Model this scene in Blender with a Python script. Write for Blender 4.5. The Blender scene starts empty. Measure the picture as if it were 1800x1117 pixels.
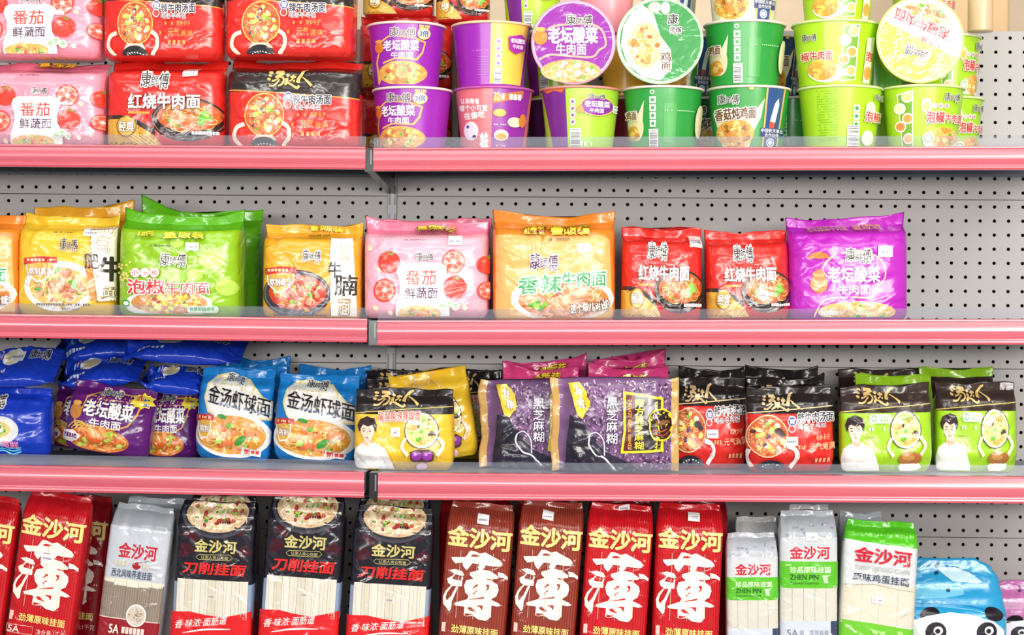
import bpy, math, random
import numpy as np
from mathutils import Vector, Matrix
from mathutils.geometry import tessellate_polygon

S = bpy.context.scene
COL = S.collection
R_ = math.radians

# ------------------------------------------------------------------ camera, world, lights, exposure
F = 3300.0                       # focal length in pixels of the 1800 x 1117 frame
CAM = Vector((0.0, -3.0, 1.30))
ROT = Matrix.Rotation(R_(2.1), 3, 'Z') @ Matrix.Rotation(R_(90), 3, 'X') @ Matrix.Rotation(R_(0.5), 3, 'Z')
cd = bpy.data.cameras.new('camera')
cd.sensor_width = 36.0
cd.lens = 36.0 * F / 1800.0
cd.clip_start = 0.05
cam = bpy.data.objects.new('camera', cd)
COL.objects.link(cam)
cam.matrix_world = Matrix.Translation(CAM) @ ROT.to_4x4()
S.camera = cam
S.view_settings.view_transform = 'Standard'
S.view_settings.look = 'None'
S.view_settings.gamma = 1.0
S.view_settings.use_curve_mapping = False
S.view_settings.exposure = -0.42

w = bpy.data.worlds.new('shop_air')
S.world = w
w.use_nodes = True
w.node_tree.nodes['Background'].inputs[0].default_value = (0.93, 0.95, 1.0, 1)
w.node_tree.nodes['Background'].inputs[1].default_value = 0.47


def lamp(name, loc, aim, sx, sy, power, col):
    d = bpy.data.lights.new(name, 'AREA')
    d.shape = 'RECTANGLE'
    d.size, d.size_y, d.energy, d.color = sx, sy, power, col
    o = bpy.data.objects.new(name, d)
    COL.objects.link(o)
    o.location = loc
    o.rotation_euler = (Vector(aim) - Vector(loc)).to_track_quat('-Z', 'Y').to_euler()
    return o


lamp('ceiling_tube_light', (-0.5, -1.25, 2.75), (-0.3, 0.1, 1.4), 3.2, 0.25, 17, (1.0, 0.985, 0.96))
lamp('ceiling_tube_light', (0.9, -2.4, 3.0), (0.4, 0.1, 1.3), 3.2, 0.25, 14, (1.0, 0.985, 0.96))
lamp('added_recess_light', (-0.3, -3.7, 1.46), (-0.1, 0.0, 1.45), 4.4, 0.3, 118, (1.0, 0.98, 0.95))  # added lamp behind the camera, lifts the pegboard recesses under the shelves
lamp('ceiling_spot_light', (2.15, -3.1, 2.6), (0.85, 0.0, 1.5), 1.3, 0.8, 40, (1.0, 0.95, 0.88))
lamp('added_glare_light', (1.78, -3.6, 1.86), (0.8, 0.2, 1.45), 1.4, 1.1, 84, (1.0, 0.94, 0.85))  # added lamp off to the right, placed for warm glare on rails and pegboard

lamp('added_wall_light', (1.0, 2.4, 3.1), (1.0, 4.0, 1.8), 2.5, 0.3, 60, (1.0, 0.93, 0.82))  # added unseen lamp, brightens the wall beyond the shelving


def at(px, py, Y):
    """The point at depth Y that the picture shows at pixel px, py."""
    d = ROT @ Vector(((px - 900.0) / F, (558.5 - py) / F, -1.0))
    return CAM + d * ((Y - CAM.y) / d.y)


# ------------------------------------------------------------------ materials
def lin(c):
    return [((v / 255.0) / 12.92 if v <= 10 else ((v / 255.0 + 0.055) / 1.055) ** 2.4) for v in c]


def mat(name, col=None, rough=0.4, metal=0.0, spec=0.5, coat=0.0, alpha=1.0, trans=0.0, bump=None, vary=0.0):
    """Principled material; col None reads the printed colour attribute. bump = (scale, distance, kind)."""
    m = bpy.data.materials.new(name)
    m.use_nodes = True
    nt = m.node_tree
    b = nt.nodes['Principled BSDF']
    L = nt.links
    b.inputs['Roughness'].default_value = rough
    b.inputs['Metallic'].default_value = metal
    b.inputs['Specular IOR Level'].default_value = spec
    b.inputs['Coat Weight'].default_value = coat
    b.inputs['Coat Roughness'].default_value = 0.08
    b.inputs['Alpha'].default_value = alpha
    b.inputs['Transmission Weight'].default_value = trans
    tc = nt.nodes.new('ShaderNodeTexCoord')
    if col is None:
        a = nt.nodes.new('ShaderNodeAttribute')
        a.attribute_name = 'Col'
        L.new(a.outputs['Color'], b.inputs['Base Color'])
    elif vary:
        n = nt.nodes.new('ShaderNodeTexNoise')
        n.inputs['Scale'].default_value = 14.0
        n.inputs['Detail'].default_value = 4.0
        L.new(tc.outputs['Object'], n.inputs['Vector'])
        r = nt.nodes.new('ShaderNodeValToRGB')
        c0 = [v * (1 - vary) for v in lin(col)]
        c1 = [min(1, v * (1 + vary)) for v in lin(col)]
        r.color_ramp.elements[0].color = (*c0, 1)
        r.color_ramp.elements[1].color = (*c1, 1)
        L.new(n.outputs['Fac'], r.inputs['Fac'])
        L.new(r.outputs['Color'], b.inputs['Base Color'])
    else:
        b.inputs['Base Color'].default_value = (*lin(col), 1)
    if bump:
        sc, dist, kind = bump
        n = nt.nodes.new('ShaderNodeTexNoise')
        n.inputs['Scale'].default_value = sc
        n.inputs['Detail'].default_value = 2.5
        n.inputs['Distortion'].default_value = 1.2 if kind != 'fine' else 0.0
        L.new(tc.outputs['Object'], n.inputs['Vector'])
        h = n.outputs['Fac']
        if kind == 'film':
            v = nt.nodes.new('ShaderNodeTexVoronoi')
            v.feature = 'DISTANCE_TO_EDGE'
            v.inputs['Scale'].default_value = sc * 0.9
            mp = nt.nodes.new('ShaderNodeVectorMath')
            mp.operation = 'MULTIPLY_ADD'
            mp.inputs[1].default_value = (0.06, 0.06, 0.06)
            L.new(n.outputs['Color'], mp.inputs[0])
            L.new(tc.outputs['Object'], mp.inputs[2])
            L.new(mp.outputs[0], v.inputs['Vector'])
            mr = nt.nodes.new('ShaderNodeMapRange')
            mr.inputs['From Max'].default_value = 0.22
            mr.inputs['To Min'].default_value = 0.12
            mr.inputs['To Max'].default_value = 0.0
            L.new(v.outputs['Distance'], mr.inputs['Value'])
            ad = nt.nodes.new('ShaderNodeMath')
            ad.operation = 'ADD'
            L.new(h, ad.inputs[0])
            L.new(mr.outputs[0], ad.inputs[1])
            h = ad.outputs[0]
        bp = nt.nodes.new('ShaderNodeBump')
        bp.inputs['Strength'].default_value = 1.0
        bp.inputs['Distance'].default_value = dist
        L.new(h, bp.inputs['Height'])
        L.new(bp.outputs['Normal'], b.inputs['Normal'])
        if coat:
            L.new(bp.outputs['Normal'], b.inputs['Coat Normal'])
    return m


M = {
    'film': mat('glossy_plastic_film', None, 0.25, spec=0.6, coat=0.3, bump=(15, 0.0062, 'film')),
    'stick': mat('stretched_plastic_film', None, 0.20, spec=0.6, coat=0.35, bump=(20, 0.0028, 'film')),
    'paper': mat('printed_paper_cup', None, 0.34, spec=0.5, coat=0.15, bump=(9, 0.0008, 'soft')),
    'foil': mat('shrink_wrapped_foil_lid', None, 0.22, spec=0.6, coat=0.4, bump=(22, 0.0030, 'film')),
    'sticker': mat('price_sticker_paper', (250, 250, 248), 0.6),
    'ink': mat('sticker_ink', (120, 120, 150), 0.6),
    'clearfilm': mat('clear_wrap_film', (196, 202, 210), 0.16, alpha=0.62, coat=0.3, bump=(24, 0.006, 'film')),
    'pink': mat('pink_price_rail_plastic', (207, 92, 109), 0.34, spec=0.5, coat=0.9, bump=(5, 0.0006, 'soft'), vary=0.05),
    'lip': mat('clear_lip_plastic', (150, 157, 170), 0.12, alpha=0.19, coat=0.4, bump=(4, 0.0006, 'soft')),
    'deck': mat('grey_painted_shelf_steel', (132, 140, 156), 0.4, spec=0.5, vary=0.04),
    'peg': mat('warm_grey_pegboard_steel', (174, 169, 167), 0.42, spec=0.55, vary=0.04, bump=(3, 0.0006, 'soft')),
    'dark': mat('black_bracket_steel', (22, 22, 26), 0.22, spec=0.6, vary=0.1),
    'void': mat('hole_shade_black', (26, 24, 24), 0.8, vary=0.1),  # near-black stands in for the shade seen through the peg holes
    'upright': mat('grey_upright_steel', (120, 120, 124), 0.32, metal=0.3, vary=0.04),
    'floor': mat('shop_floor_tile', (140, 136, 132), 0.3, vary=0.06),
    'wall': mat('beige_shop_wall', (226, 208, 184), 0.8, vary=0.04),
    'pillar': mat('tan_pillar_paint', (176, 148, 112), 0.7, vary=0.05),
    'ceil': mat('white_ceiling_board', (238, 238, 236), 0.8, vary=0.02),
}


rail_ = M['pink'].node_tree.nodes['Principled BSDF']
rail_.inputs['Coat Roughness'].default_value = 0.18
rail_.inputs['Specular IOR Level'].default_value = 0.8


# ------------------------------------------------------------------ objects
def tag(o, label, cat, group=None):
    o['label'], o['category'] = label, cat
    if group:
        o['group'] = group
    return o


def empty(name, loc, label, cat, group=None):
    o = bpy.data.objects.new(name, None)
    o.empty_display_size = 0.02
    COL.objects.link(o)
    o.location = loc
    return tag(o, label, cat, group)


def mesh_obj(name, V, faces, material, parent=None, col=None, cdom='POINT', normals=None, smooth=True):
    me = bpy.data.meshes.new(name)
    V = np.asarray(V, dtype=np.float32)
    if isinstance(faces, np.ndarray):
        k, m = faces.shape[1], faces.shape[0]
        me.vertices.add(len(V)); me.loops.add(k * m); me.polygons.add(m)
        me.vertices.foreach_set('co', V.ravel())
        me.loops.foreach_set('vertex_index', faces.astype(np.int32).ravel())
        me.polygons.foreach_set('loop_start', np.arange(0, k * m, k, dtype=np.int32))
        me.update(calc_edges=True)
    else:
        me.from_pydata([tuple(map(float, v)) for v in V], [], faces)
    me.polygons.foreach_set('use_smooth', np.full(len(me.polygons), smooth))
    if col is not None:
        at_ = me.color_attributes.new('Col', 'FLOAT_COLOR', cdom)
        c = np.ones((len(col), 4), dtype=np.float32)
        c[:, :3] = col
        at_.data.foreach_set('color', c.ravel())
    me.materials.append(material)
    if normals is not None:
        me.normals_split_custom_set_from_vertices([tuple(map(float, n)) for n in normals])
    o = bpy.data.objects.new(name, me)
    COL.objects.link(o)
    if parent is not None:
        o.parent = parent
    return o


def box_mesh(name, lo, hi, material, parent=None, bev=0.0):
    x0, y0, z0 = lo
    x1, y1, z1 = hi
    V = [(x0, y0, z0), (x1, y0, z0), (x1, y1, z0), (x0, y1, z0), (x0, y0, z1), (x1, y0, z1), (x1, y1, z1), (x0, y1, z1)]
    Fc = [(0, 3, 2, 1), (4, 5, 6, 7), (0, 1, 5, 4), (1, 2, 6, 5), (2, 3, 7, 6), (3, 0, 4, 7)]
    o = mesh_obj(name, V, Fc, material, parent, smooth=False)
    if bev:
        md = o.modifiers.new('bevel', 'BEVEL')
        md.width, md.segments = bev, 2
    return o


# ------------------------------------------------------------------ printed artwork, drawn in pixels of a reference pack
_glyphs = {}


def glyphs(s, off=0.0):
    key = (s, round(off, 4))
    if key not in _glyphs:
        c = bpy.data.curves.new('text', 'FONT')
        c.body, c.size, c.resolution_u, c.offset = s, 1.0, 3, off
        o = bpy.data.objects.new('text', c)
        COL.objects.link(o)
        dg = bpy.context.evaluated_depsgraph_get()
        me = bpy.data.meshes.new_from_object(o.evaluated_get(dg))
        me.calc_loop_triangles()
        V = np.array([v.co[:2] for v in me.vertices]) if len(me.vertices) else np.zeros((0, 2))
        T = np.array([t.vertices for t in me.loop_triangles], dtype=np.int32).reshape(-1, 3)
        bpy.data.objects.remove(o)
        bpy.data.curves.remove(c)
        bpy.data.meshes.remove(me)
        _glyphs[key] = (V, T)
    return _glyphs[key]


def refine(V, T, C, L):
    """Split triangles at their longest edge until none is longer than L."""
    P = V[T]
    C = C[T]
    for _ in range(14):
        e = np.stack([np.linalg.norm(P[:, 1] - P[:, 0], axis=1), np.linalg.norm(P[:, 2] - P[:, 1], axis=1), np.linalg.norm(P[:, 0] - P[:, 2], axis=1)], 1)
        big = e.max(1) > L
        if not big.any():
            break
        k = e[big].argmax(1)
        idx = np.arange(len(k))
        Pb, Cb = P[big], C[big]
        roll = (k[:, None] + np.arange(3)[None]) % 3
        Pb, Cb = Pb[idx[:, None], roll], Cb[idx[:, None], roll]
        m, mc = (Pb[:, 0] + Pb[:, 1]) / 2, (Cb[:, 0] + Cb[:, 1]) / 2
        A = np.stack([Pb[:, 0], m, Pb[:, 2]], 1); B = np.stack([m, Pb[:, 1], Pb[:, 2]], 1)
        CA = np.stack([Cb[:, 0], mc, Cb[:, 2]], 1); CB = np.stack([mc, Cb[:, 1], Cb[:, 2]], 1)
        P = np.concatenate([P[~big], A, B]); C = np.concatenate([C[~big], CA, CB])
    n = len(P) * 3
    return P.reshape(n, 2), np.arange(n, dtype=np.int32).reshape(-1, 3), C.reshape(n, 3)


class Art:
    def __init__(s, x0, y0, x1, y1):
        s.b = (x0, y0, x1, y1)
        s.P, s.C, s.Z = [], [], []
        s.z = 0.0
        s.rs = random.Random(int(x0 * 7 + y0 * 13))
        s.step = 1.0

    def add(s, V, T, c, jit=None):
        if len(T) == 0:
            return
        C = np.tile(np.array(lin(c)), (len(V), 1)) if np.ndim(c) == 1 else np.array(c)
        V, T, C = refine(np.asarray(V, float), T, C, 5.2)
        s.P.append(V); s.C.append(C); s.Z.append(np.full(len(V), s.z))
        s.z += s.step

    def poly(s, pts, c):
        T = tessellate_polygon([[Vector((p[0], p[1], 0)) for p in pts]])
        s.add(np.array([p[:2] for p in pts], float), np.array(T, dtype=np.int32).reshape(-1, 3), c)
        return s

    def rect(s, x0, y0, x1, y1, c, slope=0.0):
        return s.poly([(x0, y0), (x1, y0 + slope * (x1 - x0)), (x1, y1 + slope * (x1 - x0)), (x0, y1)], c)

    def rrect(s, x0, y0, x1, y1, r, c):
        p = []
        for cx, cy, a in ((x1 - r, y0 + r, -90), (x1 - r, y1 - r, 0), (x0 + r, y1 - r, 90), (x0 + r, y0 + r, 180)):
            p += [(cx + r * math.cos(R_(a + k * 22.5)), cy + r * math.sin(R_(a + k * 22.5))) for k in range(5)]
        return s.poly(p, c)

    def ell(s, cx, cy, rx, ry, c, a0=0, a1=360, rot=0, n=28):
        p = []
        for k in range(n + (a1 - a0 < 360)):
            a = R_(a0 + (a1 - a0) * k / n)
            x, y = rx * math.cos(a), ry * math.sin(a)
            cr, sr = math.cos(R_(rot)), math.sin(R_(rot))
            p.append((cx + x * cr - y * sr, cy + x * sr + y * cr))
        return s.poly(p, c)

    def ring(s, cx, cy, rx, ry, wd, c, a0=0, a1=360, n=40):
        return s.line([(cx + rx * math.cos(R_(a0 + (a1 - a0) * k / n)), cy + ry * math.sin(R_(a0 + (a1 - a0) * k / n))) for k in range(n + 1)], wd, c)

    def line(s, pts, wd, c):
        p = np.array(pts, float)
        d = np.gradient(p, axis=0)
        d /= np.maximum(np.linalg.norm(d, axis=1), 1e-6)[:, None]
        nrm = np.stack([-d[:, 1], d[:, 0]], 1) * (wd / 2 if np.isscalar(wd) else np.array(wd)[:, None] / 2)
        V = np.concatenate([p + nrm, p - nrm])
        n = len(p)
        T = []
        for k in range(n - 1):
            T += [(k, k + 1, n + k), (k + 1, n + k + 1, n + k)]
        s.add(V, np.array(T, dtype=np.int32), c)
        return s

    def curve(s, pts, wd, c, n=18):
        """A smooth line through pts."""
        p = np.array(pts, float)
        q = np.concatenate([[2 * p[0] - p[1]], p, [2 * p[-1] - p[-2]]])
        out = []
        for i in range(1, len(q) - 2):
            for t in np.linspace(0, 1, max(3, n // (len(p) - 1)), endpoint=False):
                out.append(0.5 * ((2 * q[i]) + (-q[i - 1] + q[i + 1]) * t + (2 * q[i - 1] - 5 * q[i] + 4 * q[i + 1] - q[i + 2]) * t * t + (-q[i - 1] + 3 * q[i] - 3 * q[i + 1] + q[i + 2]) * t ** 3))
        out.append(p[-1])
        return s.line(out, wd, c)

    def text(s, t, x0, y0, x1, y1, c, bold=0.0, out=None, ow=0.05, slope=0.0, shear=0.0):
        """Lettering fitted to the box; slope lowers it towards the far end, out is an outline colour."""
        B, _ = glyphs(t, 0.0)
        if not len(B):
            return s
        lo, hi = B.min(0), B.max(0)

        em = (y1 - y0) / max(hi[1] - lo[1], 1e-6)

        def put(off, col):
            """the strokes, thickened by laying shifted copies over each other"""
            V, T = glyphs(t)
            q = (V - lo) / np.maximum(hi - lo, 1e-6)
            n = 0 if off <= 0 else (4 if off * em < 1.0 else 8)
            d = [(0, 0)] if n < 5 else []
            d += [(off * em * math.cos(2 * math.pi * (k + .5) / n), off * em * math.sin(2 * math.pi * (k + .5) / n)) for k in range(n)]
            if off * em > 3:
                d += [(x * .55, y * .55) for x, y in d] + [(0, 0)]
            z = s.z
            for dx, dy in d:
                X = x0 + q[:, 0] * (x1 - x0) + shear * (q[:, 1] - 0.5) * (y1 - y0) + dx
                Y = y1 - q[:, 1] * (y1 - y0) + slope * (X - x0) + dy
                s.add(np.stack([X, Y], 1), T, col)
                s.z += .14 - s.step
            s.z += 1 - .14
        if out is not None:
            put(ow + bold, out)
        put(bold, c)
        return s

    def logo(s, x0, y0, x1, y1, c, **k):
        """The three brand characters: a tall one, a small one set low, a tall one set lower."""
        w, h, sl = x1 - x0, y1 - y0, k.pop('slope', 0.0)
        for ch, a, b, t, u in (('康', 0, .37, 0, .9), ('師', .385, .645, .26, .86), ('傅', .66, 1, .08, 1)):
            s.text(ch, x0 + a * w, y0 + t * h + sl * a * w, x0 + b * w, y0 + u * h + sl * a * w, c, slope=sl, **k)
        return s

    def vtext(s, t, x0, y0, x1, y1, c, **k):
        n = len(t)
        h = (y1 - y0) / n
        for i, ch in enumerate(t):
            s.text(ch, x0, y0 + i * h + h * 0.05, x1, y0 + (i + 1) * h - h * 0.05, c, **k)
        return s

    def dashes(s, x0, y0, x1, y1, c, n=10, fill=0.6):
        """A line of print too small to read."""
        wd = (x1 - x0) / n
        for i in range(n):
            if s.rs.random() < 0.85:
                s.rect(x0 + i * wd, y0, x0 + i * wd + wd * fill, y1, c)
        return s

    def bars(s, x0, y0, x1, y1):
        s.rect(x0, y0, x1, y1, (250, 250, 246))
        n = 14
        for i in range(n):
            y = y0 + 2 + (y1 - y0 - 4) * i / n
            s.rect(x0 + 1.5, y, x1 - 1.5, y + s.rs.choice((0.5, 0.9, 1.3)), (40, 40, 40))
        return s

    def food(s, cx, cy, rx, ry, soup, items, noodles=None, nn=26, seed=1, rot=0, grain=60):
        """A printed dish: broth, curled noodles and loose pieces. items = [(colours, how many, size)]"""
        rs = random.Random(seed)
        s.ell(cx, cy, rx, ry, soup, rot=rot, n=36)
        keep, s.step = s.step, 0.04

        def spot(k=0.9):
            while True:
                a, b = rs.uniform(-1, 1), rs.uniform(-1, 1)
                if a * a + b * b < k * k:
                    return cx + a * rx, cy + b * ry

        def jit(c, v=22):
            d = rs.uniform(-v, v)
            return tuple(max(0, min(255, q + d + rs.uniform(-8, 8))) for q in c)
        for _ in range(grain):
            x, y = spot(0.93)
            r = rs.uniform(0.03, 0.1) * ry
            s.poly([(x + r * 1.5 * math.cos(a) * rs.uniform(.5, 1.3), y + r * math.sin(a) * rs.uniform(.5, 1.3)) for a in np.linspace(0, 6.28, 6)[:-1]], jit(soup, 40))
        if noodles:
            for _ in range(int(nn * 1.5)):
                x, y = spot(0.8)
                r, a0 = rs.uniform(.12, .34) * min(rx, ry * 1.5), rs.uniform(0, 360)
                sw = rs.uniform(90, 220)
                s.line([(x + r * math.cos(R_(a0 + sw * k / 9)), y + r * .62 * math.sin(R_(a0 + sw * k / 9))) for k in range(10)], rs.uniform(.9, 1.6) * max(1.0, ry / 32), jit(noodles, 26))
        for cols, cnt, sz in items:
            for _ in range(int(cnt * 1.7)):
                x, y = spot(0.78)
                r = sz * rs.uniform(.4, .85)
                el, ro = rs.uniform(1, 1.7), rs.uniform(0, 3.14)
                base = jit(rs.choice(cols))
                pts = []
                for k in range(8):
                    a = k * math.pi / 4
                    q = rs.uniform(.8, 1.15)
                    u, v = r * el * math.cos(a) * q, r * math.sin(a) * q
                    pts.append((x + u * math.cos(ro) - v * math.sin(ro), y + (u * math.sin(ro) + v * math.cos(ro)) * 0.85))
                s.poly(pts, base)
                s.ell(x - r * .15, y - r * .2, r * .55 * el, r * .4, tuple(min(255, q + 28) for q in base), rot=math.degrees(ro), n=8)
        s.step = keep
        s.z += 1
        return s

    def build(s, name, fmap, material, parent, unit):
        if not s.P:
            return None
        P, C, Z = np.concatenate(s.P), np.concatenate(s.C), np.concatenate(s.Z)
        x0, y0, x1, y1 = s.b
        fx, fy = (P[:, 0] - x0) / (x1 - x0), (y1 - P[:, 1]) / (y1 - y0)
        pos, nrm = fmap(fx, fy)
        pos = pos + nrm * (0.0007 + 0.00009 * Z)[:, None]
        # triangles face outward
        T = np.arange(len(P), dtype=np.int32).reshape(-1, 3)
        A, B_, Cc = pos[T[:, 0]], pos[T[:, 1]], pos[T[:, 2]]
        g = np.cross(B_ - A, Cc - A)
        flip = (g * nrm[T[:, 0]]).sum(1) < 0
        T[flip] = T[flip][:, [0, 2, 1]]
        ok = np.linalg.norm(g, axis=1) > 1e-11
        T = T[ok]
        use = np.unique(T)
        rm = np.zeros(len(P), dtype=np.int32)
        rm[use] = np.arange(len(use))
        return mesh_obj(name, pos[use], rm[T], material, parent, col=C[use], normals=nrm[use])


# ------------------------------------------------------------------ soft packs and cups as one family of surfaces
def smooth_interp(v, keys):
    k = np.array(keys, float)
    v = np.asarray(v, float)
    i = np.clip(np.searchsorted(k[:, 0], v, 'right') - 1, 0, len(k) - 2)
    t = np.clip((v - k[i, 0]) / np.maximum(k[i + 1, 0] - k[i, 0], 1e-9), 0, 1)
    t = t * t * (3 - 2 * t)
    return k[i, 1] * (1 - t) + k[i + 1, 1] * t


PROFILE = {
    # width scale, depth scale, where the seal begins, cross-section exponent
    'brick': ([(0, .95), (.05, 1), (.8, 1), (.9, .985), (1, 1)], [(0, .82), (.05, .97), (.14, 1), (.7, 1), (.82, .86), (.91, .03), (1, .012)], .91, 4.2),
    'packet': ([(0, .88), (.06, .97), (.2, 1), (.78, .99), (.9, .96), (1, .97)], [(0, .35), (.06, .72), (.22, 1), (.62, 1), (.8, .66), (.91, .03), (1, .012)], .91, 3.0),
    'pillow': ([(0, 1), (.07, .97), (.2, 1), (.8, 1), (.93, .97), (1, 1)], [(0, .012), (.06, .03), (.2, .8), (.4, 1), (.6, 1), (.8, .8), (.94, .03), (1, .012)], .94, 3.0),
    'stick': ([(0, .97), (.04, 1), (.86, 1), (.93, .97), (1, .9)], [(0, .8), (.05, 1), (.85, 1), (.92, .66), (.965, .06), (1, .015)], .965, 6.0),
    'rollpack': ([(0, 1), (.5, 1), (.66, .95), (.82, .88), (.92, .76), (1, .5)], [(0, .7), (.1, 1), (.5, 1), (.62, .7), (.75, .4), (.92, .12), (1, .05)], 1.1, 3.2),
}


class Bag:
    def __init__(s, kind, W, H, D, seed=1, ears=(0, 0, 0), rot=0, crease=1.0, rows=40, rb=None, fold=0.0):
        s.k, s.W, s.H, s.D, s.rot, s.rows, s.fold = kind, W, H, D, rot, rows, fold
        s.ears = ears
        rs = random.Random(seed)
        s.seal = 2.0
        if kind == 'cup':
            s.n, s.rb = 2.0, rb
        else:
            s.ka, s.kb, s.seal, s.n = PROFILE[kind]
        s.cr = []
        for _ in range(22 if crease and kind != 'cup' else 0):
            edge = rs.random()
            if edge < .55:
                u0, v0 = rs.uniform(-.9, .9), rs.choice((rs.uniform(.72, .9), rs.uniform(.02, .2), rs.uniform(.7, .9)))
                ang = rs.choice((1.2, 1.57, 1.95)) + rs.uniform(-.4, .4)
            else:
                u0, v0 = rs.choice((-1, 1)) * rs.uniform(.55, .95), rs.uniform(.15, .8)
                ang = rs.uniform(-.8, .8)
            s.cr.append((u0, v0, ang, rs.uniform(.12, .35), rs.uniform(.03, .065), rs.choice((-1, 1, 1)) * rs.uniform(.0007, .0024) * crease))
        s.ph = [rs.uniform(0, 6.28) for _ in range(6)]
        s.crease = crease

    def disp(s, u, v):
        d = np.zeros_like(u)
        if s.k == 'cup' or not s.crease:
            return d
        for u0, v0, a, ln, wd, am in s.cr:
            du, dv = (u - u0), (v - v0) * 2 * s.H / s.W
            al, ac = du * math.cos(a) + dv * math.sin(a), -du * math.sin(a) + dv * math.cos(a)
            d += am * np.exp(-(al / ln) ** 2) * np.exp(-np.abs(ac / wd) ** 1.5)
        top = np.clip((v - .68) / .2, 0, 1) * np.clip((1.02 - v) / .1, 0, 1)
        d += top * s.crease * .0016 * (np.sin(u * 9 + s.ph[0]) + .6 * np.sin(u * 17 + s.ph[1]))
        d += .0012 * s.crease * np.sin(u * 2.6 + s.ph[2]) * np.sin(v * 5 + s.ph[3])
        return d * (1 - np.abs(u) ** 8)

    def eval(s, u, v, front=True):
        u, v = np.asarray(u, float), np.asarray(v, float)
        if s.k == 'cup':
            r = s.rb + (s.W / 2 - s.rb) * v
            a = b = r
        else:
            a, b = s.W / 2 * smooth_interp(v, s.ka), s.D / 2 * smooth_interp(v, s.kb)
        root = np.maximum(1 - np.abs(np.clip(u, -1, 1)) ** s.n, 0) ** (1 / s.n)
        x = a * u
        d = s.disp(u, v) if front else s.disp(-u * .9 + .13, v)
        y = b * root + d * np.minimum(1, root * 1.4)
        y = -y if front else y
        z = s.H * v
        if s.k != 'cup':
            l, m, r_ = s.ears
            wv = np.clip((v - .72) / .28, 0, 1) ** 1.6
            su = np.clip(u, -1, 1)
            z = z + wv * s.crease * (.0016 * np.sin(su * 4.3 + s.ph[2]) + .0009 * np.sin(su * 9.7 + s.ph[1])) + wv * (l * np.clip(-su, 0, 1) ** 2 + r_ * np.clip(su, 0, 1) ** 2 + m * (1 - su * su))
            fin = np.clip((v - (s.seal - .03)) / max(1e-3, 1.0 - s.seal + .03), 0, 1)
            if s.seal < 1:
                y = y + fin * s.crease * (.006 * np.sin(su * 3.1 + s.ph[4]) + .002 * np.sin(su * 8 + s.ph[5])) + s.fold * fin ** 1.3
            y = y + 0 * z
        return np.stack([x, y, z], -1)

    def front(s, fx, fy):
        if s.rot:
            fx, fy = fy, 1 - fx
        u, v = np.clip(2 * fx - 1, -.985, .985), np.clip(fy, .022, .996)
        e = 2e-3
        P = s.eval(u, v)
        du = s.eval(np.clip(u + e, -1, 1), v) - s.eval(np.clip(u - e, -1, 1), v)
        dv = s.eval(u, np.clip(v + e, 0, 1)) - s.eval(u, np.clip(v - e, 0, 1))
        N = np.cross(du, dv)
        N /= np.maximum(np.linalg.norm(N, axis=1), 1e-12)[:, None]
        N[N[:, 1] > 0] *= -1
        low = v < .12 if not s.rot else np.abs(u) > .8
        N[low, 2 if not s.rot else 0] *= .1
        N /= np.maximum(np.linalg.norm(N, axis=1), 1e-12)[:, None]
        if s.rot:
            P, N = s.turn(P), s.turn(N, True)
        return P, N

    def turn(s, P, vec=False):
        """Lay the pack on its side: its height runs along x."""
        c = np.stack([-P[..., 2], P[..., 1], P[..., 0]], -1)
        if not vec:
            c = c + np.array([s.H / 2, 0, s.W / 2])
        return c

    def rings(s, v):
        m = 44
        th = np.linspace(math.pi, 0, m)
        cu = np.cos(th)
        u = np.sign(cu) * np.abs(cu) ** (2 / max(s.n, 2))
        if s.n > 2.4:
            u = np.sign(u) * (0.55 * np.abs(u) + 0.45 * np.abs(np.linspace(-1, 1, m)))
        VV, UU = np.meshgrid(v, u, indexing='ij')
        Fr = s.eval(UU, VV)
        Bk = s.eval(UU[:, ::-1], VV, False)[:, 1:-1]
        return np.concatenate([Fr, Bk], 1)

    def body(s, v0, v1, rows, cap0, cap1):
        v = np.linspace(v0, v1, rows)
        if v0 == 0:
            v[1:] = np.concatenate([[.012, .03], v[3:]]) if rows > 5 else v[1:]
        G = s.rings(v)
        r, m = G.shape[:2]
        P = G.reshape(-1, 3)
        i = np.arange(r - 1)[:, None] * m
        j = np.arange(m)[None]
        j2 = (j + 1) % m
        Q = np.stack([i + j, i + j2, i + m + j2, i + m + j], -1).reshape(-1, 4)
        vm = np.repeat((v[:-1] + v[1:]) / 2, m)
        faces = [tuple(q) for q in Q.tolist()]
        vms = list(vm)
        Pl = P
        if cap0:
            faces.append(tuple(range(m))[::-1]); vms.append(v0)
        if cap1:
            faces.append(tuple(range((r - 1) * m, r * m))); vms.append(v1)
        if s.rot:
            Pl = s.turn(Pl)
        return Pl, faces, vms


def bag_mesh(bag, name, v0, v1, rows, zones, material, parent, cap0=True, cap1=True):
    """zones = [(v from, colour), ...] in rising order"""
    P, faces, vms = bag.body(v0, v1, rows, cap0, cap1)
    C = []
    for f, vm in zip(faces, vms):
        c = zones[0][1]
        for vz, cz in zones:
            if vm >= vz:
                c = cz
        C += [lin(c)] * len(f)
    return mesh_obj(name, P, faces, material, parent, col=np.array(C), cdom='CORNER')
# ------------------------------------------------------------------ printed designs
WHT, DRK, INK = (252, 250, 246), (52, 44, 44), (70, 60, 60)
GREENS = [(120, 190, 60), (80, 160, 50), (160, 210, 90)]
MEAT = [(190, 110, 70), (214, 140, 96), (165, 84, 52), (226, 160, 120)]
LOGO = '康師傅'


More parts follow.
